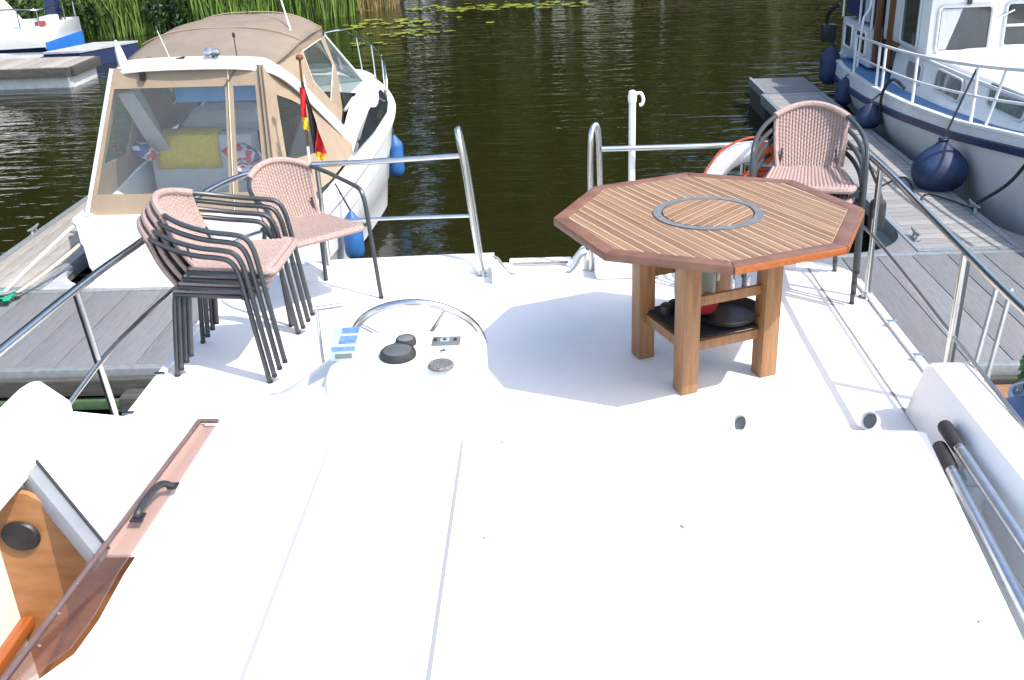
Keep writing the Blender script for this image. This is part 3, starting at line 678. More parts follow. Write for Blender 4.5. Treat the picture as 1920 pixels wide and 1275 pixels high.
def make_chair():
    t=thing('rattan_chair','','chair')
    half=spline([Vector(p) for p in HC],5)
    full=half+[Vector((p.x,-p.y,p.z)) for p in reversed(half[:-1])]
    MB().tube(full,.0125,9).build('arm_frame','chairtube',t)
    for s in(1,-1):
        MB().tube(spline([(-.185,s*.165,.42),(-.205,s*.175,.36),(-.25,s*.195,0)],4),.0125,9).build('rear_leg','chairtube',t)
        MB().lathe([(.0132,0),(.0136,.012),(.0128,.016)],(.235,s*.285,-.002),10).build('foot_cap','rubber',t)
        MB().lathe([(.0132,0),(.0136,.012),(.0128,.016)],(-.25,s*.195,-.002),10).build('foot_cap','rubber',t)
    # seat frame
    sf=[(x,y,.425) for x,y in((-.195,-.15),(-.195,.15),(-.15,.19),(.15,.235),(.205,.22),(.22,.17),(.22,-.17),(.205,-.22),(.15,-.235),(-.15,-.19))]
    MB().tube(spline(sf,4,True),.0115,8,closed=True).build('seat_frame','chairtube',t)
    for s in(1,-1): MB().tube([(.13,s*.23,.425),(.19,s*.279,.43)],.010,8).build('spacer','chairtube',t)
    for s in (1,-1): MB().tube([(-.178,s*.150,.42),(-.196,s*.140,.54)],.006,7).build('back_stay','chairtube',t)
    def seat(u,v):
        x=lerp(-.19,.215,v); hw=lerp(.185,.232,v)*(1 if v<.86 else 1-(v-.86)*.5); y=lerp(-hw,hw,u)
        z=.442-.016*math.sin(PI*u)*math.sin(PI*min(1,v))
        if v>.93: z-=(v-.93)*.18
        return Vector((x,y,z)),Vector((0,0,1))
    weave(seat,88,44,.009,22,34).build('seat','wicker',t,weld=False,ang=60)
    MB().tube(spline([(.15,-.235,.434),(.205,-.22,.432),(.222,-.16,.432),(.222,.16,.432),(.205,.22,.432),(.15,.235,.434)],5),.017,8).build('seat_edge','wickeredge',t)
    def back(u,v):
        y=lerp(-.185,.185,u)*lerp(.86,1,v); top=hoop_pt(lerp(-.185,.185,u)); bot=Vector((-.185+.9*y*y,y,.435))
        p=bot.lerp(top,v); p.x-=.02*math.sin(PI*v)
        n=Vector((.95,0,.31)); n.y=-y*1.4; n.normalize()
        return p,n
    weave(back,88,56,.011,22,30).build('backrest','wicker',t,weld=False,ang=60)
    MB().tube([hoop_pt(lerp(-.19,.19,i/16))+Vector((.002,0,.002)) for i in range(17)],.0185,9).build('top_roll','wickeredge',t)
    for s in(1,-1): MB().tube([back(.5+s*.5,i/8)[0] for i in range(9)],.0115,7).build('side_roll','wickeredge',t)
    return t
ch0=make_chair(); used=[False]
def chair(x,y,z,a,label,group,roll=0):
    o=ch0 if not used[0] else copy_tree(ch0); used[0]=True
    o.location=(x,y,z); o.rotation_euler=(0,0,a); o['label']=label; o['category']='chair'
    if group: o['group']=group
    return o
DXY,DZS=.030,.037
order=['bottom chair','second chair from the bottom','third chair from the bottom','topmost chair']
for k in range(4):
    a=R(-2)+rnd.uniform(-.02,.02); d=DXY*k
    chair(-1.60+d*math.cos(a),4.585+d*math.sin(a)+rnd.uniform(-.004,.004),DZS*k,a,'pink wicker armchair, '+order[k]+' of the stack on the left','chairs in the left stack')
chair(-1.355,5.335,0,R(-50),'single pink wicker armchair between the left stack and the stern rail',None)
for k in range(4):
    a=R(-104)+rnd.uniform(-.02,.02); d=DXY*k
    chair(1.375+d*math.cos(a),5.37+d*math.sin(a),.070*k,a,'pink wicker armchair, '+order[k]+' of the stack behind the table','chairs in the right stack')
# lifebuoy on the stern rail
t=thing('lifebuoy','white and orange lifebuoy hanging on the stern rail behind the table','lifebuoy',(1.14,5.66,.45))
q=Matrix.Rotation(R(86),3,'X')
def arcp(a0,a1,n,r=.245): return [q@Vector((r*math.cos(lerp(a0,a1,i/n)),r*math.sin(lerp(a0,a1,i/n)),0)) for i in range(n+1)]
MB().tube(arcp(0,2*PI*35/36,35),.058,14,closed=True).build('ring','boatwhite',t)
for k in range(3):
    a=R((76,-42,222)[k]); MB().tube(arcp(a-.2,a+.2,6),.0605,14).build('band','orange',t)
for k in range(4):
    a=R(58+90*k); MB().tube(spline([q@Vector((.30*math.cos(a),.30*math.sin(a),.02)),q@Vector((.33*math.cos(a+.5),.33*math.sin(a+.5),.03)),q@Vector((.32*math.cos(a+1.1),.32*math.sin(a+1.1),.03)),q@Vector((.30*math.cos(a+PI/2),.30*math.sin(a+PI/2),.02))],5),.006,6).build('grab_rope','orangerope',t)
t=thing('rope_coil','orange floating rope coiled inside the lifebuoy','rope',(1.17,5.63,.47))
m=MB()
for k in range(9):
    r=.06+.012*k; m.tube([q@Vector((r*math.cos(2*PI*i/24)+rnd.uniform(-.006,.006),r*1.1*math.sin(2*PI*i/24)-.03,rnd.uniform(-.02,.02)+.03)) for i in range(24)],.0075,6,closed=True)
m.build('coils','orangerope',t); MB().tube([q@Vector((-.15,-.02,.06)),q@Vector((.15,.02,.06))],.012,6).build('binding','orangerope',t)
# ------------------------------------------------------------------ sports cruiser with beige canopy
CR=thing('sports_cruiser','white sports cruiser with beige canvas canopy moored stern-to on the left','boat',(-3.10,8.42,WZ),R(-3.2))
HB=[(0,1.12,.88),(.8,1.17,.93),(1.8,1.20,1.0),(2.8,1.18,1.07),(3.6,1.06,1.12),(4.3,.84,1.16),(4.9,.55,1.19),(5.35,.24,1.21),(5.55,.02,1.22)]
LB=5.55
def hb(y):
    # smooth interpolation of half beam and sheer height
    for i in range(len(HB)-1):
        a,b_=HB[i],HB[i+1]
        if a[0]<=y<=b_[0]:
            t=(y-a[0])/(b_[0]-a[0]); p=HB[max(0,i-1)]; n_=HB[min(len(HB)-1,i+2)]; o=[]
            for k in(1,2):
                o.append(.5*(2*a[k]+(b_[k]-p[k])*t+(2*p[k]-5*a[k]+4*b_[k]-n_[k])*t*t+(3*a[k]-p[k]-3*b_[k]+n_[k])*t**3))
            return max(.015,o[0]),o[1]
    return HB[-1][1:]
ysamp=[i*LB/34 for i in range(35)]
m=MB()
prof=[]
for s in(1,-1):
    rows=[]
    for y in ysamp:
        h,z=hb(y); f=max(0,(y-2.6)/(LB-2.6)); rk=.5*f*f; ch=h*(.93-.45*f); cz=.16+.40*f*f
        rows.append([Vector(p) for p in((0,y-rk*.8,-.35+.5*max(0,(y-4.0)/1.55)**2),(s*ch*.97,y-rk*.6,cz-.03),(s*ch,y-rk*.6,cz),(s*lerp(ch,h,.34),y-rk*.4,lerp(cz,z,.32)),(s*(lerp(ch,h,.36)+.014),y-rk*.4,lerp(cz,z,.35)),(s*lerp(ch,h,.7),y-rk*.2,lerp(cz,z,.64)),(s*(lerp(ch,h,.72)+.016),y-rk*.2,lerp(cz,z,.67)),(s*h,y,z-.07),(s*(h+.02),y,z-.05),(s*(h+.02),y,z-.005),(s*(h-.03),y,z+.012))])
    m.loft(rows); prof.append(rows)
a,b_=prof[0][0],prof[1][0]
m.add(a+b_[::-1],[list(range(22))])
m.build('hull','boatwhite',CR,ang=30)
m=MB()
for s in(1,-1): m.tube([Vector((s*(hb(y)[0]+.02),y,hb(y)[1]-.028)) for y in ysamp[:-1]],.014,6)
m.build('rub_rail','boatgrey',CR)
m=MB()
for s in(1,-1):
    m.loft([[Vector((s*(hb(y)[0]-.03),y,hb(y)[1]+.010)),Vector((s*(hb(y)[0]-.14),y,hb(y)[1]+.02)),Vector((s*(hb(y)[0]-.20),y,hb(y)[1]-.03)),Vector((s*(hb(y)[0]-.22),y,.38))] for y in [i*.3 for i in range(9)]])
m.loft([[Vector((x,.0,.88)),Vector((x,.13,.89)),Vector((x,.16,.86)),Vector((x,.18,.38))] for x in(-1.08,0,1.08)])
m.build('cockpit_coaming','boatwhite',CR)
MB().bb(-.98,.98,.1,2.5,.33,.38).build('cockpit_sole','boatgrey',CR)
MB().bb(-1.0,1.0,-.32,-.002,.28,.34).build('swim_platform','boatwhite',CR,bevel=.02)
# foredeck + cabin top
rows=[]
for i in range(30):
    y=lerp(1.35,LB-.03,i/29); h,z=hb(y)
    e=max(0,min(1,(y-1.35)/1.1)); e=e*e*(3-2*e); dn=max(0,min(1,(5.2-y)/2.0)); k=.33*e*dn**.8
    wi=max(.012,h-.03); row=[]
    for u in(-1,-.94,-.88,-.76,-.5,0,.5,.76,.88,.94,1):
        au=abs(u)
        zz=z+.012 if au>.97 else (z+.03 if au>.9 else z+.03+k*(.72 if au>.8 else (.97 if au>.7 else (1.04 if au>.3 else 1.1))))
        row.append(Vector((u*wi,y,zz)))
    rows.append(row)
m2=MB()
for i in range(29):
    for k in range(10):
        yy=(rows[i][k].y+rows[i+1][k].y)/2
        if yy<2.6 and 2<k<7: continue
        m2.add([rows[i][k],rows[i][k+1],rows[i+1][k+1],rows[i+1][k]],[(0,1,2,3)])
m2.build('foredeck','boatwhite',CR,ang=50)
MB().box((0,4.1,1.475),(.5,.5,.05),Matrix.Rotation(R(-9),3,'X')).build('deck_hatch','greyglass',CR,bevel=.01)
for s in(1,-1):
    pts=[(1.45,1.075),(2.2,1.10),(3.0,1.13),(3.38,1.165),(3.52,1.235),(3.42,1.30),(3.0,1.315),(2.4,1.27),(1.9,1.18)]
    def sw3(y,z):
        h,zs=hb(y); return Vector((s*(h-.045-.155*max(0,(z-zs-.03)/.26))+s*.014,y,z))
    p=[sw3(*q) for q in pts]; q_=[v-Vector((s*.04,0,.02)) for v in p]
    m=MB(); m.add(p,[list(range(len(p)))]); m.loft([p+[p[0]],q_+[q_[0]]]); m.build('side_window','darkglass',CR,smooth=False)
# radar arch
half=[(0,.36,2.125),(.32,.37,2.12),(.56,.40,2.10),(.68,.50,2.05),(.77,.85,1.84),(.87,1.28,1.51),(.96,1.66,1.20),(1.01,1.90,1.02)]
path=[(-x,y,z) for x,y,z in reversed(half)]+half[1:]
P=spline(path,6); rows=[]
for i,p in enumerate(P):
    t_=(P[min(i+1,len(P)-1)]-P[max(i-1,0)]).normalized(); n_=Vector((p.x*.9,-.5,.75)); n_=(n_-t_*n_.dot(t_)).normalized(); b__=t_.cross(n_)
    rows.append([p+b__*(.075*math.cos(a))+n_*(.036*math.sin(a)) for a in [2*PI*k/10 for k in range(10)]])
m=MB(); m.loft(rows,closed=True,caps=True); ra=m.build('radar_arch','boatwhite',CR,ang=60)
MB().lathe([(.042,0),(.038,.06),(.03,.13),(.010,.21)],(-.60,.42,2.12),14,Matrix.Rotation(R(-8),3,'Y')).build('antenna_dome','boatwhite',ra)
MB().tube([(-.16,.40,2.15),(-.30,.55,2.38)],.004,6).build('antenna','boatgrey',ra); MB().tube([(-.30,.55,2.38),(-.315,.56,2.41)],.010,6).build('antenna_tip','black',ra)
MB().tube([(.42,.42,2.12),(.39,.5,2.32)],.005,6).build('antenna','rubber',ra); MB().lathe([(.012,0),(.015,.025),(.006,.04)],(.39,.5,2.31),8).build('antenna_tip','rubber',ra)
MB().tube([(.80,1.05,1.75),(.74,1.2,1.95),(.22,2.1,3.1)],[.010,.009,.006],6).build('antenna','boatwhite',ra)
for k in(0,.07): MB().lathe([(.02,0),(.034,.02),(.036,.045),(.025,.05)],(.20+k,.38,2.21),12,Matrix.Rotation(R(75+k*200),3,'X')).build('spotlight','steel',ra)
MB().tube([(.23,.38,2.15),(.23,.38,2.20)],.012,6).build('spotlight_stand','rubber',ra)
MB().tube([(-.13,.37,2.15),(-.02,.37,2.17)],.016,6).build('horn','rubber',ra)
MB().bb(-.42,-.38,.30,.335,2.0,2.07).build('stern_light','black',ra)
# canvas: rear panel with clear panes
def rear(u,v):  # u 0..1 left to right, v 0..1 bottom to top
    return Vector((lerp(lerp(-1.03,-.68,v),lerp(.73,.66,v),u),lerp(.05,.36,v),lerp(.87,2.10,v)))
def grid_canvas(f,us,vs_,panes,name,pane_dy=.0):
    m=MB()
    for i in range(len(us)-1):
        for j in range(len(vs_)-1):
            if (i,j) in panes: continue
            # subdivide for folds
            for a in range(2):
                u0,u1=lerp(us[i],us[i+1],a/2),lerp(us[i],us[i+1],(a+1)/2)
                m.panel([f(u0,vs_[j]),f(u1,vs_[j]),f(u1,vs_[j+1]),f(u0,vs_[j+1])],.009)
    o=m.build(name,'canvas',CR,smooth=False)
    for i,j in panes:
        MB().panel([f(us[i],vs_[j]),f(us[i+1],vs_[j]),f(us[i+1],vs_[j+1]),f(us[i],vs_[j+1])],.003).build('clear_pane','vinyl',o,smooth=False)
    return o
rc=grid_canvas(rear,[0,.035,.745,.795,.935,1],[0,.155,.865,1.0],[(1,1),(3,1)],'rear_canvas')
for u in(0,1): MB().tube([rear(u,0)+Vector((0,-.01,0)),rear(u,1)+Vector((0,-.01,0))],.017 if u==0 else .011,8).build('corner_pole','boatwhite' if u==0 else 'canvas',rc)
for u in(.77,.968): MB().tube([rear(u,0)+Vector((0,-.012,0)),rear(u,1)+Vector((0,-.012,0))],.004,5).build('zip','hose' if u<.9 else 'black',rc)
MB().tube([rear(.745,.865)+Vector((0,-.02,0)),rear(.86,1.02)+Vector((0,-.03,0))],.004,5).build('strap','rubber',rc)
def poly_at(pl,u):
    k=u*(len(pl)-1); i=min(int(k),len(pl)-2); return V3(pl[i],pl[i+1],k-i)
for s in(1,-1):
    lo=[((.73 if s>0 else 1.03),.05,.87),(1.0,.62,.95),(1.04,1.2,1.01),(1.05,1.88,1.04)]
    hi=[(.66,.36,2.08),(.75,.85,1.82),(.85,1.28,1.49),(1.0,1.86,1.05)]
    def side(u,v):
        p=poly_at(lo,u).lerp(poly_at(hi,u),v); p.x*=s; return p
    grid_canvas(side,[0,.10,.41,.7,1],[0,.34,.84,1],[(1,1)],'side_canvas')
# canopy roof
m=MB(); rows=[]
for y,hw,z,dr in((.40,.67,2.10,.05),(.6,.71,2.16,.08),(.8,.74,2.215,.10),(1.2,.76,2.295,.13),(1.6,.76,2.335,.16),(2.1,.72,2.33,.18),(2.4,.67,2.27,.18),(2.54,.62,2.19,.16)):
    rows.append([Vector(((-1+i/8)*hw,y,z+.010*math.sin(y*11)*math.cos((-1+i/8)*4)-dr*abs(-1+i/8)**3)) for i in range(17)])
m.loft(rows); cr=m.build('canopy_roof','canvasroof',CR)
md=cr.modifiers.new('t','SOLIDIFY'); md.thickness=.012
for y,hw,z,dr in((1.22,.762,2.298,.13),(2.12,.722,2.33,.18)):
    MB().tube([((-1+i/8)*hw,y,z+.008-dr*abs(-1+i/8)**3) for i in range(17)],.006,5).build('seam','canvas',cr)
for s in(1,-1):
    O=[Vector((s*x,y,z)) for x,y,z in((.68,.52,2.06),(.745,1.15,2.155),(.72,2.08,2.145),(.62,2.53,2.04),(.74,2.44,1.70),(.80,2.28,1.31),(.93,1.62,1.24),(.84,1.18,1.60),(.755,.82,1.87))]
    Wn=[Vector((s*x,y,z)) for x,y,z in((.735,1.3,2.06),(.70,2.1,2.06),(.735,2.32,1.76),(.815,1.80,1.50),(.79,1.36,1.77))]
    m=MB()
    for poly in([O[0],O[1],Wn[0],O[8]],[O[1],O[2],Wn[1],Wn[0]],[O[2],O[3],Wn[1]],[O[3],O[4],Wn[2],Wn[1]],[O[4],O[5],Wn[3],Wn[2]],[O[5],O[6],Wn[3]],[O[6],O[7],Wn[4],Wn[3]],[O[7],O[8],Wn[0],Wn[4]]): m.add(poly,[list(range(len(poly)))])
    o=m.build('front_curtain','canvas',CR,smooth=False); md=o.modifiers.new('t','SOLIDIFY'); md.thickness=.008
    MB().panel(Wn,.003).build('clear_pane','vinyl',o,smooth=False)
    MB().tube(Wn,.006,5,closed=True).build('pane_hem','hose',o)
# windscreen
TW=[(-.61,2.54,2.05),(-.32,2.72,2.17),(.32,2.72,2.17),(.61,2.54,2.05)]; BW=[(-.84,3.2,1.43),(-.46,3.62,1.50),(.46,3.62,1.50),(.84,3.2,1.43)]
m=MB()
for a,b_ in zip(TW,BW): m.tube([a,b_],.016,8)
m.tube(TW,.018,8); m.tube(BW,.02,8); ws=m.build('windscreen_frame','boatgrey',CR)
for i in range(3): MB().panel([TW[i],BW[i],BW[i+1],TW[i+1]],.006).build('windscreen_pane','glass',ws,smooth=False)
for s in(1,-1):
    q4=[(s*.62,2.55,2.03),(s*.84,3.18,1.43),(s*.82,2.30,1.30),(s*.75,2.45,1.70)]
    MB().add([Vector(p) for p in q4],[(0,1,2,3)]).build('quarter_pane','glass',ws,smooth=False)
    MB().tube([q4[1],q4[2]],.018,8).build('frame_sill','boatwhite',ws)
# bow rail
def gun(y,z): h,zs=hb(y); return Vector((max(.02,h-.05),y,zs+z))
tp=[gun(3.35,.10),gun(3.55,.36),gun(4.1,.44),gun(4.7,.46),gun(5.2,.47)]
tp=tp+[Vector((0,5.62,1.69))]+[Vector((-p.x,p.y,p.z)) for p in reversed(tp)]
br=MB().tube(spline(tp,6),.012,8).build('bow_rail','steel',CR)
for y in(3.95,4.55,5.05):
    for q in(1,-1):
        a=gun(y,.02); b_=gun(y+.08,.45); MB().tube([(q*a.x,a.y,a.z),(q*b_.x,b_.y,b_.z)],.010,8).build('rail_post','steel',br)
# inside the cockpit
MB().bb(-.90,.15,1.22,1.46,.40,1.32).build('bench_back','upholstery',CR,bevel=.05); MB().bb(-.90,.15,.80,1.21,.40,.74).build('bench_seat','upholstery',CR,bevel=.05)
MB().bb(.30,.70,1.9,2.3,.4,1.28).build('helm_dash','black',CR,bevel=.04)
MB().bb(-.80,.20,2.40,2.55,.4,1.3).build('cabin_door','black',CR,bevel=.02)
MB().bb(.35,.92,.35,1.5,.38,.82).build('side_bench','upholstery',CR,bevel=.04)
MB().panel([(-.74,.50,1.88),(-.60,.52,1.88),(-.68,1.30,1.12),(-.86,1.28,1.12)],.03).build('canopy_strut','upholstery',CR,bevel=.006)
def pillow(c,d,rz=0,ry=0):
    m=MB(); n=10; q=Matrix.Rotation(rz,3,'Z')@Matrix.Rotation(ry,3,'Y'); c=Vector(c)
    for sg in(1,-1):
        m.loft([[c+q@Vector(((i/n-.5)*d[0],(j/n-.5)*d[1],sg*d[2]*.5*(max(0,1-(2*i/n-1)**4)*max(0,1-(2*j/n-1)**4))**.5)) for i in range(n+1)] for j in range(n+1)])
    return m
def loose(name,mb,mname,label,cat,**k):
    o=tag(mb.build(name,mname,**k),label,cat); o.location=CR.location; o.rotation_euler=CR.rotation_euler; return o
t=MB(); t.loft([[Vector((x,y,z+.004*math.sin(x*30))) for x in [-.82+.058*i for i in range(12)]] for y,z in((1.205,.99),(1.200,1.10),(1.202,1.24),(1.21,1.315),(1.24,1.338),(1.34,1.342),(1.45,1.335),(1.475,1.2))])
o=loose('towel',t,'towel','yellow towel draped over the cockpit bench of the canopy boat','towel'); md=o.modifiers.new('t','SOLIDIFY'); md.thickness=.01
loose('cushion',pillow((.36,.55,1.10),(.34,.30,.14),.3,.6),'pattern','red white and blue patterned cushion behind the small rear pane','cushion')
loose('cushion',pillow((.16,.90,1.20),(.30,.26,.13),-.5,.3),'pattern','patterned cushion lying behind the divider of the rear canvas','cushion')
loose('cushion',pillow((-.86,1.05,1.22),(.26,.24,.12),.2,.6),'pattern','dark patterned cushion left of the yellow towel','cushion')
loose('blue_cover',MB().bb(-.42,.54,.95,1.02,1.68,1.83),'bluecover','bright blue rolled cover hanging under the front of the canopy','cover',bevel=.025)
loose('pennant',MB().panel([(-.58,.95,2.02),(-.30,.95,2.02),(-.43,.93,1.78)],.008),'towel','yellow triangular cloth hanging under the canopy roof','cloth')
loose('white_bag',pillow((-.25,1.72,1.36),(.8,.4,.30),.1,0),'upholstery','pale grey bag heaped behind the yellow towel','bag')
# fenders of the cruiser
def cyl_fender(label,p,r,h,mname,top,rope_mat='ropecream',group=None,tilt=0):
    t=thing('fender',label,'fender',p,group=group); t.rotation_euler=(0,tilt,0)
    MB().lathe([(.001,-h/2-.0),(r*.55,-h/2+.01),(r*.9,-h/2+r*.5),(r,-h/2+r*1.0),(r,h/2-r*1.0),(r*.9,h/2-r*.5),(r*.55,h/2-.01),(r*.25,h/2+.03),(.001,h/2+.05)],seg=22).build('body',mname,t)
    m=MB().tube([(0,0,h/2+.04),Vector(top)-Vector(p)],.009,6); m.build('lanyard',rope_mat,t); return t
cyl_fender('blue cylindrical fender hanging at the bow of the canopy boat',(-1.83,11.75,-.80),.095,.46,'fenderblue',(-1.93,12.0,-.05),'ropeblack','cruiser fenders')
cyl_fender('blue cylindrical fender hanging low behind the single chair',(-1.82,8.78,-.78),.09,.42,'fenderblue',(-1.96,8.9,-.30),'rubber','cruiser fenders')
# ensign on its staff at the cruiser's starboard quarter
t=thing('flag_staff','black red and gold flag drooping from a varnished staff at the canopy boat stern','flag',(-2.07,8.44,-.36))
s0=Vector((0,0,0)); s1=Vector((.03,.04,1.22))
MB().tube([s0,V3(s0,s1,.42)],.013,8).build('staff_socket','boatwhite',t); MB().tube([V3(s0,s1,.42),s1],.010,8).build('staff','mahogany',t)
MB().lathe([(.012,0),(.03,.012),(.032,.03),(.02,.045),(.002,.05)],tuple(s1),12).build('finial','mahogany',t)
m=MB()
fz=lambda p:(p[0]*.78,1.06-(1.06-p[1])*.70)
def strip(L,Rr,mi,n=12,amp=.015,ph=0,y0=-.02):
    """hanging fold between two polylines given as (x,z)"""
    L=[fz(p) for p in L]; Rr=[fz(p) for p in Rr]
    a=spline([Vector((p[0],0,p[1])) for p in L],n//(len(L)-1)); b_=spline([Vector((p[0],0,p[1])) for p in Rr],n//(len(Rr)-1))
    k=min(len(a),len(b_)); rows=[]
    for i in range(k):
        row=[]
        for j in range(6):
            q=a[i].lerp(b_[i],j/5); q.y=y0+amp*math.sin(j*1.4+i*.35+ph)-.012*j/5; row.append(q)
        rows.append(row)
    m.loft(rows,mi)
strip([(.012,1.00),(.002,.80),(.0,.64)],[(.075,.97),(.07,.80),(.065,.64)],1,ph=.3)
strip([(.0,.645),(.0,.56),(.006,.50)],[(.065,.645),(.068,.55),(.07,.47)],2,ph=.3)
strip([(.03,1.06),(.06,.80),(.075,.45),(.085,.20)],[(.055,1.06),(.12,.72),(.16,.48),(.12,.18)],0,ph=1,y0=.0)
strip([(.15,.50),(.12,.34),(.095,.22)],[(.155,.50),(.205,.33),(.225,.19)],1,ph=2,y0=-.01)
strip([(.095,.225),(.11,.16),(.14,.11)],[(.225,.195),(.20,.15),(.17,.105)],2,ph=2,y0=-.01)
m.build('flag',['flagblack','flagred','flaggold'],t,weld=False,recalc=False)
# ------------------------------------------------------------------ trawler yacht on the right
TY=thing('trawler_yacht','white and grey trawler yacht with navy stripe and wheelhouse moored on the right','boat',(5.75,12,WZ))
def ty(mb,name,mats,parent=None,**k): return mb.build(name,mats,parent or TY,world=True,**k)
# stations: y, half beam, strake z, sheer z
ST=[(17.3,.35,-.86,-.60),(17.15,.75,-.86,-.60),(16.7,1.12,-.84,-.60),(16.0,1.38,-.80,-.58),(15.0,1.52,-.755,-.56),(13.5,1.60,-.69,-.52),(12.0,1.63,-.58,-.44),(10.5,1.60,-.45,-.33),(9.0,1.50,-.27,-.16),(7.6,1.22,-.06,.06),(6.4,.75,.14,.27),(5.6,.28,.28,.42),(5.35,.04,.33,.48)]
CX=5.75
def stn(y):
    for a,b_ in zip(ST,ST[1:]):
        if b_[0]<=y<=a[0]:
            t=(y-a[0])/(b_[0]-a[0]); return [lerp(a[i],b_[i],t) for i in(1,2,3)]
    return ST[-1][1:] if y<5.35 else ST[0][1:]
ys=[17.3-11.95*i/48 for i in range(49)]
m=MB(); m3=MB(); m4=MB(); mw=MB()
for s in(-1,1):
    r1=[];r2=[];r3=[];r4=[]
    for y in ys:
        h,zk,zs=stn(y); bow=max(0,(8.5-y)/3.2)
        low=h*(.80-.35*bow); 
        r1.append([Vector((CX+s*low*.55,y,-2.0)),Vector((CX+s*low,y,WZ-.12)),Vector((CX+s*lerp(low,h,.35),y,WZ+.12))])
        r4.append([Vector((CX+s*lerp(low,h,.35),y,WZ+.12)),Vector((CX+s*lerp(low,h,.75),y,lerp(WZ+.12,zk-.04,.55))),Vector((CX+s*h,y,zk-.045))])
        r2.append([Vector((CX+s*h,y,zk-.045)),Vector((CX+s*(h+.035),y,zk-.035)),Vector((CX+s*(h+.035),y,zk+.03)),Vector((CX+s*h,y,zk+.04))])
        r3.append([Vector((CX+s*h,y,zk+.04)),Vector((CX+s*(h-.005),y,zs)),Vector((CX+s*(h+.012),y,zs+.012)),Vector((CX+s*(h+.008),y,zs+.04)),Vector((CX+s*(h-.06),y,zs+.04)),Vector((CX+s*(h-.07),y,zs-.06))])
    m.loft(r4); m3.loft(r2); m4.loft(r3); mw.loft(r1)
hl=ty(m,'hull','hullgrey'); ty(m3,'rubbing_strake','navy'); ty(m4,'bulwark','boatwhite'); ty(mw,'bottom','antifoul')
m=MB(); m.loft([[Vector((CX-max(.01,stn(y)[0]-.05),y,stn(y)[2]-.05)),Vector((CX,y,stn(y)[2]-.03)),Vector((CX+max(.01,stn(y)[0]-.05),y,stn(y)[2]-.05))] for y in ys]); ty(m,'deck','bluedeck')
# lower cabin trunk, forward of and under the wheelhouse: curved plan
def trunk(yA,yB,inset,zb_,zt_,name,mname,n=16,camber=.07,rake=.10):
    m=MB(); rows=[]
    for i in range(n+1):
        y=lerp(yA,yB,i/n); h=max(.05,stn(y)[0]-inset); z0=stn(y)[2]+zb_; z1=zt_(y)
        rows.append([Vector((CX-h,y,z0)),Vector((CX-h+rake*.6,y,z1-.05)),Vector((CX-h+rake*.6+.05,y,z1)),Vector((CX-h*.5,y,z1+camber*.8)),Vector((CX,y,z1+camber)),Vector((CX+h*.5,y,z1+camber*.8)),Vector((CX+h-rake*.6-.05,y,z1)),Vector((CX+h-rake*.6,y,z1-.05)),Vector((CX+h,y,z0))])
    m.loft(rows); m.add(rows[0],[list(range(9))]); m.add(rows[-1],[list(range(9))]); return ty(m,name,mname)
tzt=lambda y:-.06+(13.9-y)*.018
tr=trunk(14.2,8.2,.46,-.06,tzt,'trunk_cabin','boatwhite')
m=MB()
for s in(-1,): m.tube([Vector((CX+s*(stn(y)[0]-.46-.02),y,tzt(y)-.035)) for y in [14.2-.5*i for i in range(13)]],.022,6)
ty(m,'trunk_moulding','boatgrey',tr)
def side_x(y,z,inset,rake,z1,out=.012):
    h=stn(y)[0]-inset; z0=stn(y)[2]-.06; return CX-h+rake*.6*max(0,min(1,(z-z0)/max(.05,(z1-z0))))-out
def oval_window(y0,y1,z0,z1,par,inset,rake,zt,mname,r=.08,frame='boatgrey'):
    pl=rrect(y0,y1,z0,z1,r,5)
    pts=[Vector((side_x(y,z,inset,rake,zt),y,z)) for y,z in pl]
    f=ty(MB().tube(pts,.016,6,closed=True),'window',frame,par)
    m=MB(); m.add(pts,[list(range(len(pts)))]); ty(m,'pane',mname,par,smooth=False)
    return f
for y0,y1 in((12.95,13.55),(11.6,12.45),(10.1,10.95),(8.8,9.6)):
    zc=stn((y0+y1)/2)[2]+.21
    oval_window(y0,y1,zc-.12,zc+.12,tr,.46,.10,tzt((y0+y1)/2),'greyglass')
# wheelhouse: its windscreen looks towards the bow, that is towards us
WX,WY=4.66,13.0
def wh_box(x0,x1,y0,y1,z0,z1,nm,mname,bev=.04,par=None): return ty(MB().bb(x0,x1,y0,y1,z0,z1),nm,mname,par,bevel=bev)
wh=wh_box(WX,CX+1.06,WY,14.75,-.10,.98,'wheelhouse','boatwhite',.05)
wh_box(WX-.10,CX+1.15,WY-.22,15.0,.985,1.05,'wheelhouse_roof','boatwhite',.03)
def fwin(x0,x1,z0,z1,curt=False):
    pl=rrect(x0,x1,z0,z1,.055,4); pts=[Vector((x,WY-.010,z)) for x,z in pl]
    f=ty(MB().tube(pts,.022,6,closed=True),'window','boatgrey',wh); m=MB(); m.add([p+Vector((0,.004,0)) for p in pts],[list(range(len(pts)))]); ty(m,'pane','darkglass',f,smooth=False)
    if curt: ty(MB().panel([(x0+.03,WY-.010,z1-.03),(x0+.28,WY-.010,z1-.03),(x0+.13,WY-.010,z0+.03),(x0+.03,WY-.010,z0+.03)],.003),'curtain','curtain',f,smooth=False)
fwin(WX+.10,WX+.74,-.02,.52,True); fwin(WX+.90,WX+1.5,.02,.54)
ty(MB().bb(WX+.9,WX+1.5,WY-.035,WY-.018,.26,.29),'window_bar','boatgrey',wh)
ty(MB().bb(WX+.42,WX+.46,WY-.06,WY-.005,.54,.64),'wiper_motor','black',wh)
ty(MB().tube([(WX+.78,WY-.02,.36),(WX+.98,WY-.05,.46)],.012,6),'hand_grip','steel',wh)
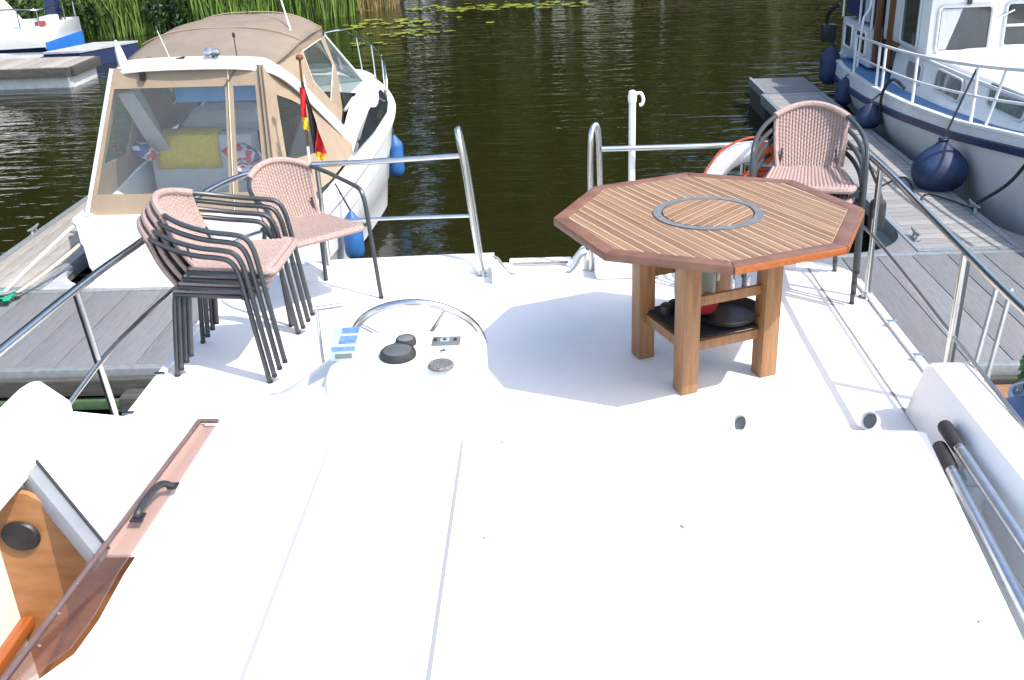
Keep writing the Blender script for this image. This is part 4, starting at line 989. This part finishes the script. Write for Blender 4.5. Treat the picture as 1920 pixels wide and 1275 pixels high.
def win(y0,y1,z0,z1,par,x=WX-.004,mname='darkglass'):
    pl=rrect(y0,y1,z0,z1,.06,4); pts=[Vector((x-.012,y,z)) for y,z in pl]
    f=ty(MB().tube(pts,.022,6,closed=True),'window','boatgrey',par); m=MB(); m.add([p+Vector((.006,0,0)) for p in pts],[list(range(len(pts)))]); ty(m,'pane',mname,par,smooth=False)
win(13.3,13.95,-.02,.62,wh)
ty(MB().panel([(WX-.012,14.25,-.05),(WX-.012,13.95,-.05),(WX-.012,14.0,-.16),(WX-.012,14.2,-.17)],.02),'handhold','mahogany',wh)
dr=ty(MB().bb(WX-.03,WX+.02,14.30,14.48,-.5,.98),'door_frame','mahogany',bevel=.008)
ty(MB().bb(WX-.03,WX+.02,14.86,15.05,-.5,.98),'door_post','mahogany',dr,bevel=.008)
ty(MB().bb(WX+.03,WX+.06,14.48,14.86,-.5,.98),'door','black',dr,bevel=.004)
# aft cockpit
ac_=wh_box(WX-.05,CX+.95,15.1,16.6,-.56,-.02,'aft_cabin','boatgrey',.03)
for y0,y1 in((15.3,15.8),(16.0,16.4)):
    pl=rrect(y0,y1,-.42,-.10,.04,3); pts=[Vector((WX-.056,y,z)) for y,z in pl]; ty(MB().tube(pts,.018,6,closed=True),'window','boatwhite',ac_); m=MB(); m.add(pts,[list(range(len(pts)))]); ty(m,'pane','darkglass',ac_,smooth=False)
m=MB(); m.bb(WX-.02,CX+.8,15.12,16.62,.03,1.0); ty(m,'canopy','tarpblue',bevel=.06)
m=MB(); m.bb(WX-.035,WX-.022,15.3,15.55,.05,1.0); ty(m,'canopy_window','curtain')
for y in(15.12,15.7,16.6): ty(MB().tube([(WX-.05,y,-.02),(WX-.05,y,1.0)],.018,8),'canopy_pole','boatwhite')
ty(MB().tube(spline([(WX-.12,15.0,1.0),(WX-.12,15.0,.35),(WX-.2,14.95,.2),(4.42,14.9,.1),(4.40,14.9,-.5)],5),.018,8),'handrail','boatwhite')
# side rail
def shp(y,z,o=.06): return Vector((CX-stn(y)[0]+o,y,stn(y)[2]+z))
rl=ty(MB().tube(spline([shp(14.6,.52),shp(14.0,.54),shp(12.5,.56),shp(11,.58),shp(9.4,.60),shp(7.8,.62)],5),.019,8),'side_rail','boatwhite')
ty(MB().tube(spline([shp(14.6,.26),shp(12.5,.28),shp(11,.29),shp(9.4,.30),shp(7.8,.31)],5),.014,8),'mid_rail','boatwhite',rl)
for y in(14.6,13.35,13.1,11.9,10.3): ty(MB().tube([shp(y,-.02),shp(y,.54+.01*(14-y))],.018,8),'rail_post','boatwhite',rl)
ty(MB().tube([shp(10.0,.0),shp(9.75,.59)],.016,8),'rail_post','boatwhite',rl)
# stern clutter (outboard bracket)
sb=ty(MB().tube(spline([(4.62,16.95,-.52),(4.52,17.1,-.25),(4.5,17.0,.0),(4.6,16.8,.15)],5),.035,8),'stern_davit','black')
ty(MB().bb(4.40,4.62,16.9,17.1,-.45,-.18),'outboard_bracket','black',bevel=.03)
# fenders and ropes of the trawler
def ball(label,p,r,top,sq=1.0):
    t=thing('ball_fender',label,'fender',p,group='trawler fenders')
    MB().lathe([(.001,-r)]+[(r*math.cos(a),r*sq*math.sin(a)*(.8 if a<0 else .9)) for a in [R(-75+15*k) for k in range(8)]]+[(r*.62,r*.72),(r*.30,r*.96),(r*.17,r*1.10),(r*.16,r*1.26),(.001,r*1.27)],seg=26).build('body','fendernavy',t)
    MB().tube([(0,0,r*1.22),Vector(top)-Vector(p)],.011,6).build('lanyard','ropeblack',t)
    MB().lathe([(r*.17,r*1.1),(r*.19,r*1.2),(r*.12,r*1.26)],seg=12).build('eye','black',t); return t
ball('big navy ball fender hanging on a black line from the trawler rail',(3.94,10.20,-.735),.275,(4.22,10.33,.25))
ball('round navy fender behind the right chair stack, between trawler and dock',(4.02,12.9,-.78),.17,(4.2,12.95,-.45))
cyl_fender('dark blue fender furthest back at the stern of the trawler',(4.28,15.9,-.66),.15,.52,'fendernavy',(4.42,15.9,-.45),'ropeblack','trawler fenders')
cyl_fender('small dark blue fender low beside the far end of the finger dock',(4.16,14.6,-.80),.12,.36,'fendernavy',(4.24,14.6,-.50),'ropeblack','trawler fenders')
rope('black mooring line from the trawler bulwark to the dock cleat near the big ball fender',[(4.0,9.35,DZ+.08),(4.15,9.15,-.60),(4.22,9.0,-.38),(4.27,8.85,-.12)],.017,'ropeblack')
rope('thin black line trailing over the right finger dock',[(4.0,9.3,DZ+.03),(3.75,9.9,DZ+.018),(3.55,9.6,DZ+.018),(3.72,10.5,DZ+.018),(3.35,10.2,DZ+.018)],.009,'ropeblack')
rope('black rope hanging over the trawler bulwark beside its rail',[(4.20,12.25,-.30),(4.10,12.4,-.22),(4.06,12.6,-.40),(4.08,12.7,-.70)],.02,'ropeblack')
# black teardrop fender between the right chairs and the dock
cyl_fender('black fender hanging outside the starboard rail behind the chair stack',(1.83,5.55,.34),.045,.20,'rubber',(1.66,5.3,.73),'rubber')
# ------------------------------------------------------------------ far left: jetty and blue white boat
t=thing('far_jetty','weathered jetty with white float at the upper left edge','jetty',(-11.2,20.9,DZ))
n=9
me=MB().box((0,0,0),(.30,1.35,.05)).mesh('plank',['woodplank'],bevel=.008)
for i in range(16):
    o=link('plank',me,t); o.location=(1.55-i*.31,0,.0+rnd.uniform(-.004,.004))
MB().bb(-3.4,1.72,-.72,-.62,-.17,.01).build('edge_beam','darkbeam',t,bevel=.01); MB().bb(1.70,1.80,-.6,.68,-.17,.01).build('edge_beam','darkbeam',t,bevel=.01)
MB().bb(-3.4,1.70,-.55,.62,-.45,-.06).build('float_box','fenderwhite',t,bevel=.03)
MB().tube([(-.35,-.78,-1.0),(-.38,-.80,.10)],.06,8).build('pile','darkbeam',t)
BB=thing('blue_white_boat','small white cabin boat with blue stripe moored at the upper left','boat',(-11.3,24.2,WZ))
# local: x forward = -world x. hull along -x from stern at 0
m=MB(); mb_=MB(); md_=MB()
S=[(0,1.0,.85),(-1.5,1.15,.82),(-3.5,1.15,.88),(-5.5,.8,1.05),(-7,.05,1.2)]
for s in(1,-1):
    m.loft([[Vector((x,s*h*.9,.12)),Vector((x,s*h,z*.55)),Vector((x,s*h,z))] for x,h,z in S])
    mb_.loft([[Vector((x,s*(h*.86),-.3)),Vector((x,s*h*.90,.10)),Vector((x+.0,s*(h*.93+.02),.30)),Vector((x,s*(h+.012),z*.50))] for x,h,z in S])
m.add([(0,-.9,.12),(0,.9,.12),(0,1.0,.47),(0,1,.85),(0,-1,.85),(0,-1,.47)],[(0,1,2,3,4,5)])
m.build('hull','boatwhite',BB); mb_.build('blue_stripe','navy',BB)
MB().bb(.002,.03,-.98,.98,.10,.52).build('transom_band','bluepaint',BB)
md_.loft([[Vector((x,-h+.02,z-.02)),Vector((x,h-.02,z-.02))] for x,h,z in S]); md_.build('deck','boatgrey',BB)
m=MB(); m.loft([[Vector((x,-w_,.83)),Vector((x+d,-w_+.12,z)),Vector((x+d,w_-.12,z)),Vector((x,w_,.83))] for x,w_,z,d in((-1.35,.92,.95,0),(-1.75,.92,1.62,-.1),(-3.6,.92,1.75,0),(-5.0,.7,1.25,0))]); m.add([(-1.35,-.92,.83),(-1.35,-.8,.95),(-1.35,.8,.95),(-1.35,.92,.83)],[(0,1,2,3)])
cb=m.build('cabin','boatwhite',BB)
for x0,x1,mm in((-2.35,-2.1,'greyglass'),(-3.0,-2.75,'darkglass')):
    MB().panel([(x0,-.945,1.02),(x1,-.945,1.02),(x1-.2,-.86,1.48),(x0-.2,-.86,1.48)],-.012).build('window',mm,cb)
MB().tube([(-2.0,-1.145,.60),(-1.94,-1.145,.60)],.05,10).build('porthole','black',BB)
br=MB().tube(spline([(-1.3,-.95,1.25),(-.6,-.96,1.25),(-.05,-.95,1.22),(-.02,0,1.22),(-.05,.95,1.22)],4),.02,6).build('stern_rail','steel',BB)
for x,y in((-1.1,-.95),(-.5,-.96),(-.05,-.95),(-.02,.3),(-.05,.95)): MB().tube([(x,y,.84),(x,y,1.24)],.016,6).build('rail_post','steel',br)
MB().bb(-1.2,-.1,-.85,.85,.5,.86).build('cockpit_coaming','boatgrey',BB,bevel=.04)
MB().bb(-.25,-.08,-.78,-.55,.55,.95).build('fuel_can','brownbox',BB,bevel=.03)
MB().bb(-.30,-.05,-.5,.1,.70,1.02).build('stern_seat','boatwhite',BB,bevel=.05)
m=MB(); m.bb(-.38,-.10,.1,.42,.86,1.52); q=m.build('motor_cover','navy',BB,bevel=.08)
MB().bb(-.40,-.16,.12,.40,1.52,1.66).build('motor_cap','fenderwhite',q,bevel=.05)
t=thing('swim_platform','blue sided floating platform behind the blue and white boat','platform',(-10.5,23.5,WZ))
MB().prism([(-.7,-.75),(.15,-.75),(.95,.65),(-.1,.65)],.33,.37).build('top','float',t)
MB().prism([(-.68,-.73),(.13,-.73),(.92,.63),(-.1,.63)],-.2,.328).build('side','navy',t)
# ------------------------------------------------------------------ bits at the right edge of the yacht
t=thing('potted_plant','leafy green plant in a pale pot at the right edge behind the coaming','plant',(2.78,5.22,-1.003))
MB().lathe([(.12,0),(.15,.02),(.17,.30),(.185,.31),(.185,.34),(.165,.34),(.16,.28),(.001,.27)],seg=24).build('pot','boxpale',t)
m=MB(); leafcloud(m,(0,0,.52),(.15,.15,.28),480,.035); m.build('leaves','plantgreen',t,smooth=False,weld=False,recalc=False)
t=thing('lidded_tub','white tub with navy lid beside the potted plant','tub',(2.52,4.80,-1.0))
MB().lathe([(.13,0),(.15,.02),(.165,.40),(.165,.43)],seg=26).build('body','fenderwhite',t); MB().lathe([(.172,.43),(.175,.45),(.165,.475),(.12,.485),(.001,.487)],seg=26).build('lid','navy',t)
t=thing('low_float','low dark float carrying the plant pot and the tub','float',(2.75,4.9,-1.05))
MB().bb(-.62,1.6,-.55,1.08,-.30,.0).build('body','darkbeam',t,bevel=.02)
for k in range(6): MB().bb(-.60+.36*k,-.60+.36*k+.35,-.53,1.06,.002,.045).build('plank','darkbeam' if k%2 else 'float',t,bevel=.005)
t=tag(MB().bb(-.0,1.6,-.09,.09,0,.035).build('boarding_plank','teakleg',bevel=.006),'orange brown plank lying in front of the right walkway','plank'); t.location=(2.62,5.86,-1.003)
for k,(dx,lab) in enumerate(((0,'left one of two grey tubes leaning at the right edge'),(.09,'right one of two grey tubes leaning at the right edge'))):
    t=tag(MB().tube([(0,0,0),(.30,.45,.76)],.016,8).build('leaning_tube','galv'),lab,'tube','leaning tubes'); t.location=(2.38+dx,5.35,-1.0)
cyl_fender('pale fender lying against the front of the right walkway',(2.72,6.0,-1.06),.10,.30,'fenderwhite',(2.72,6.08,-.88),'ropecream')
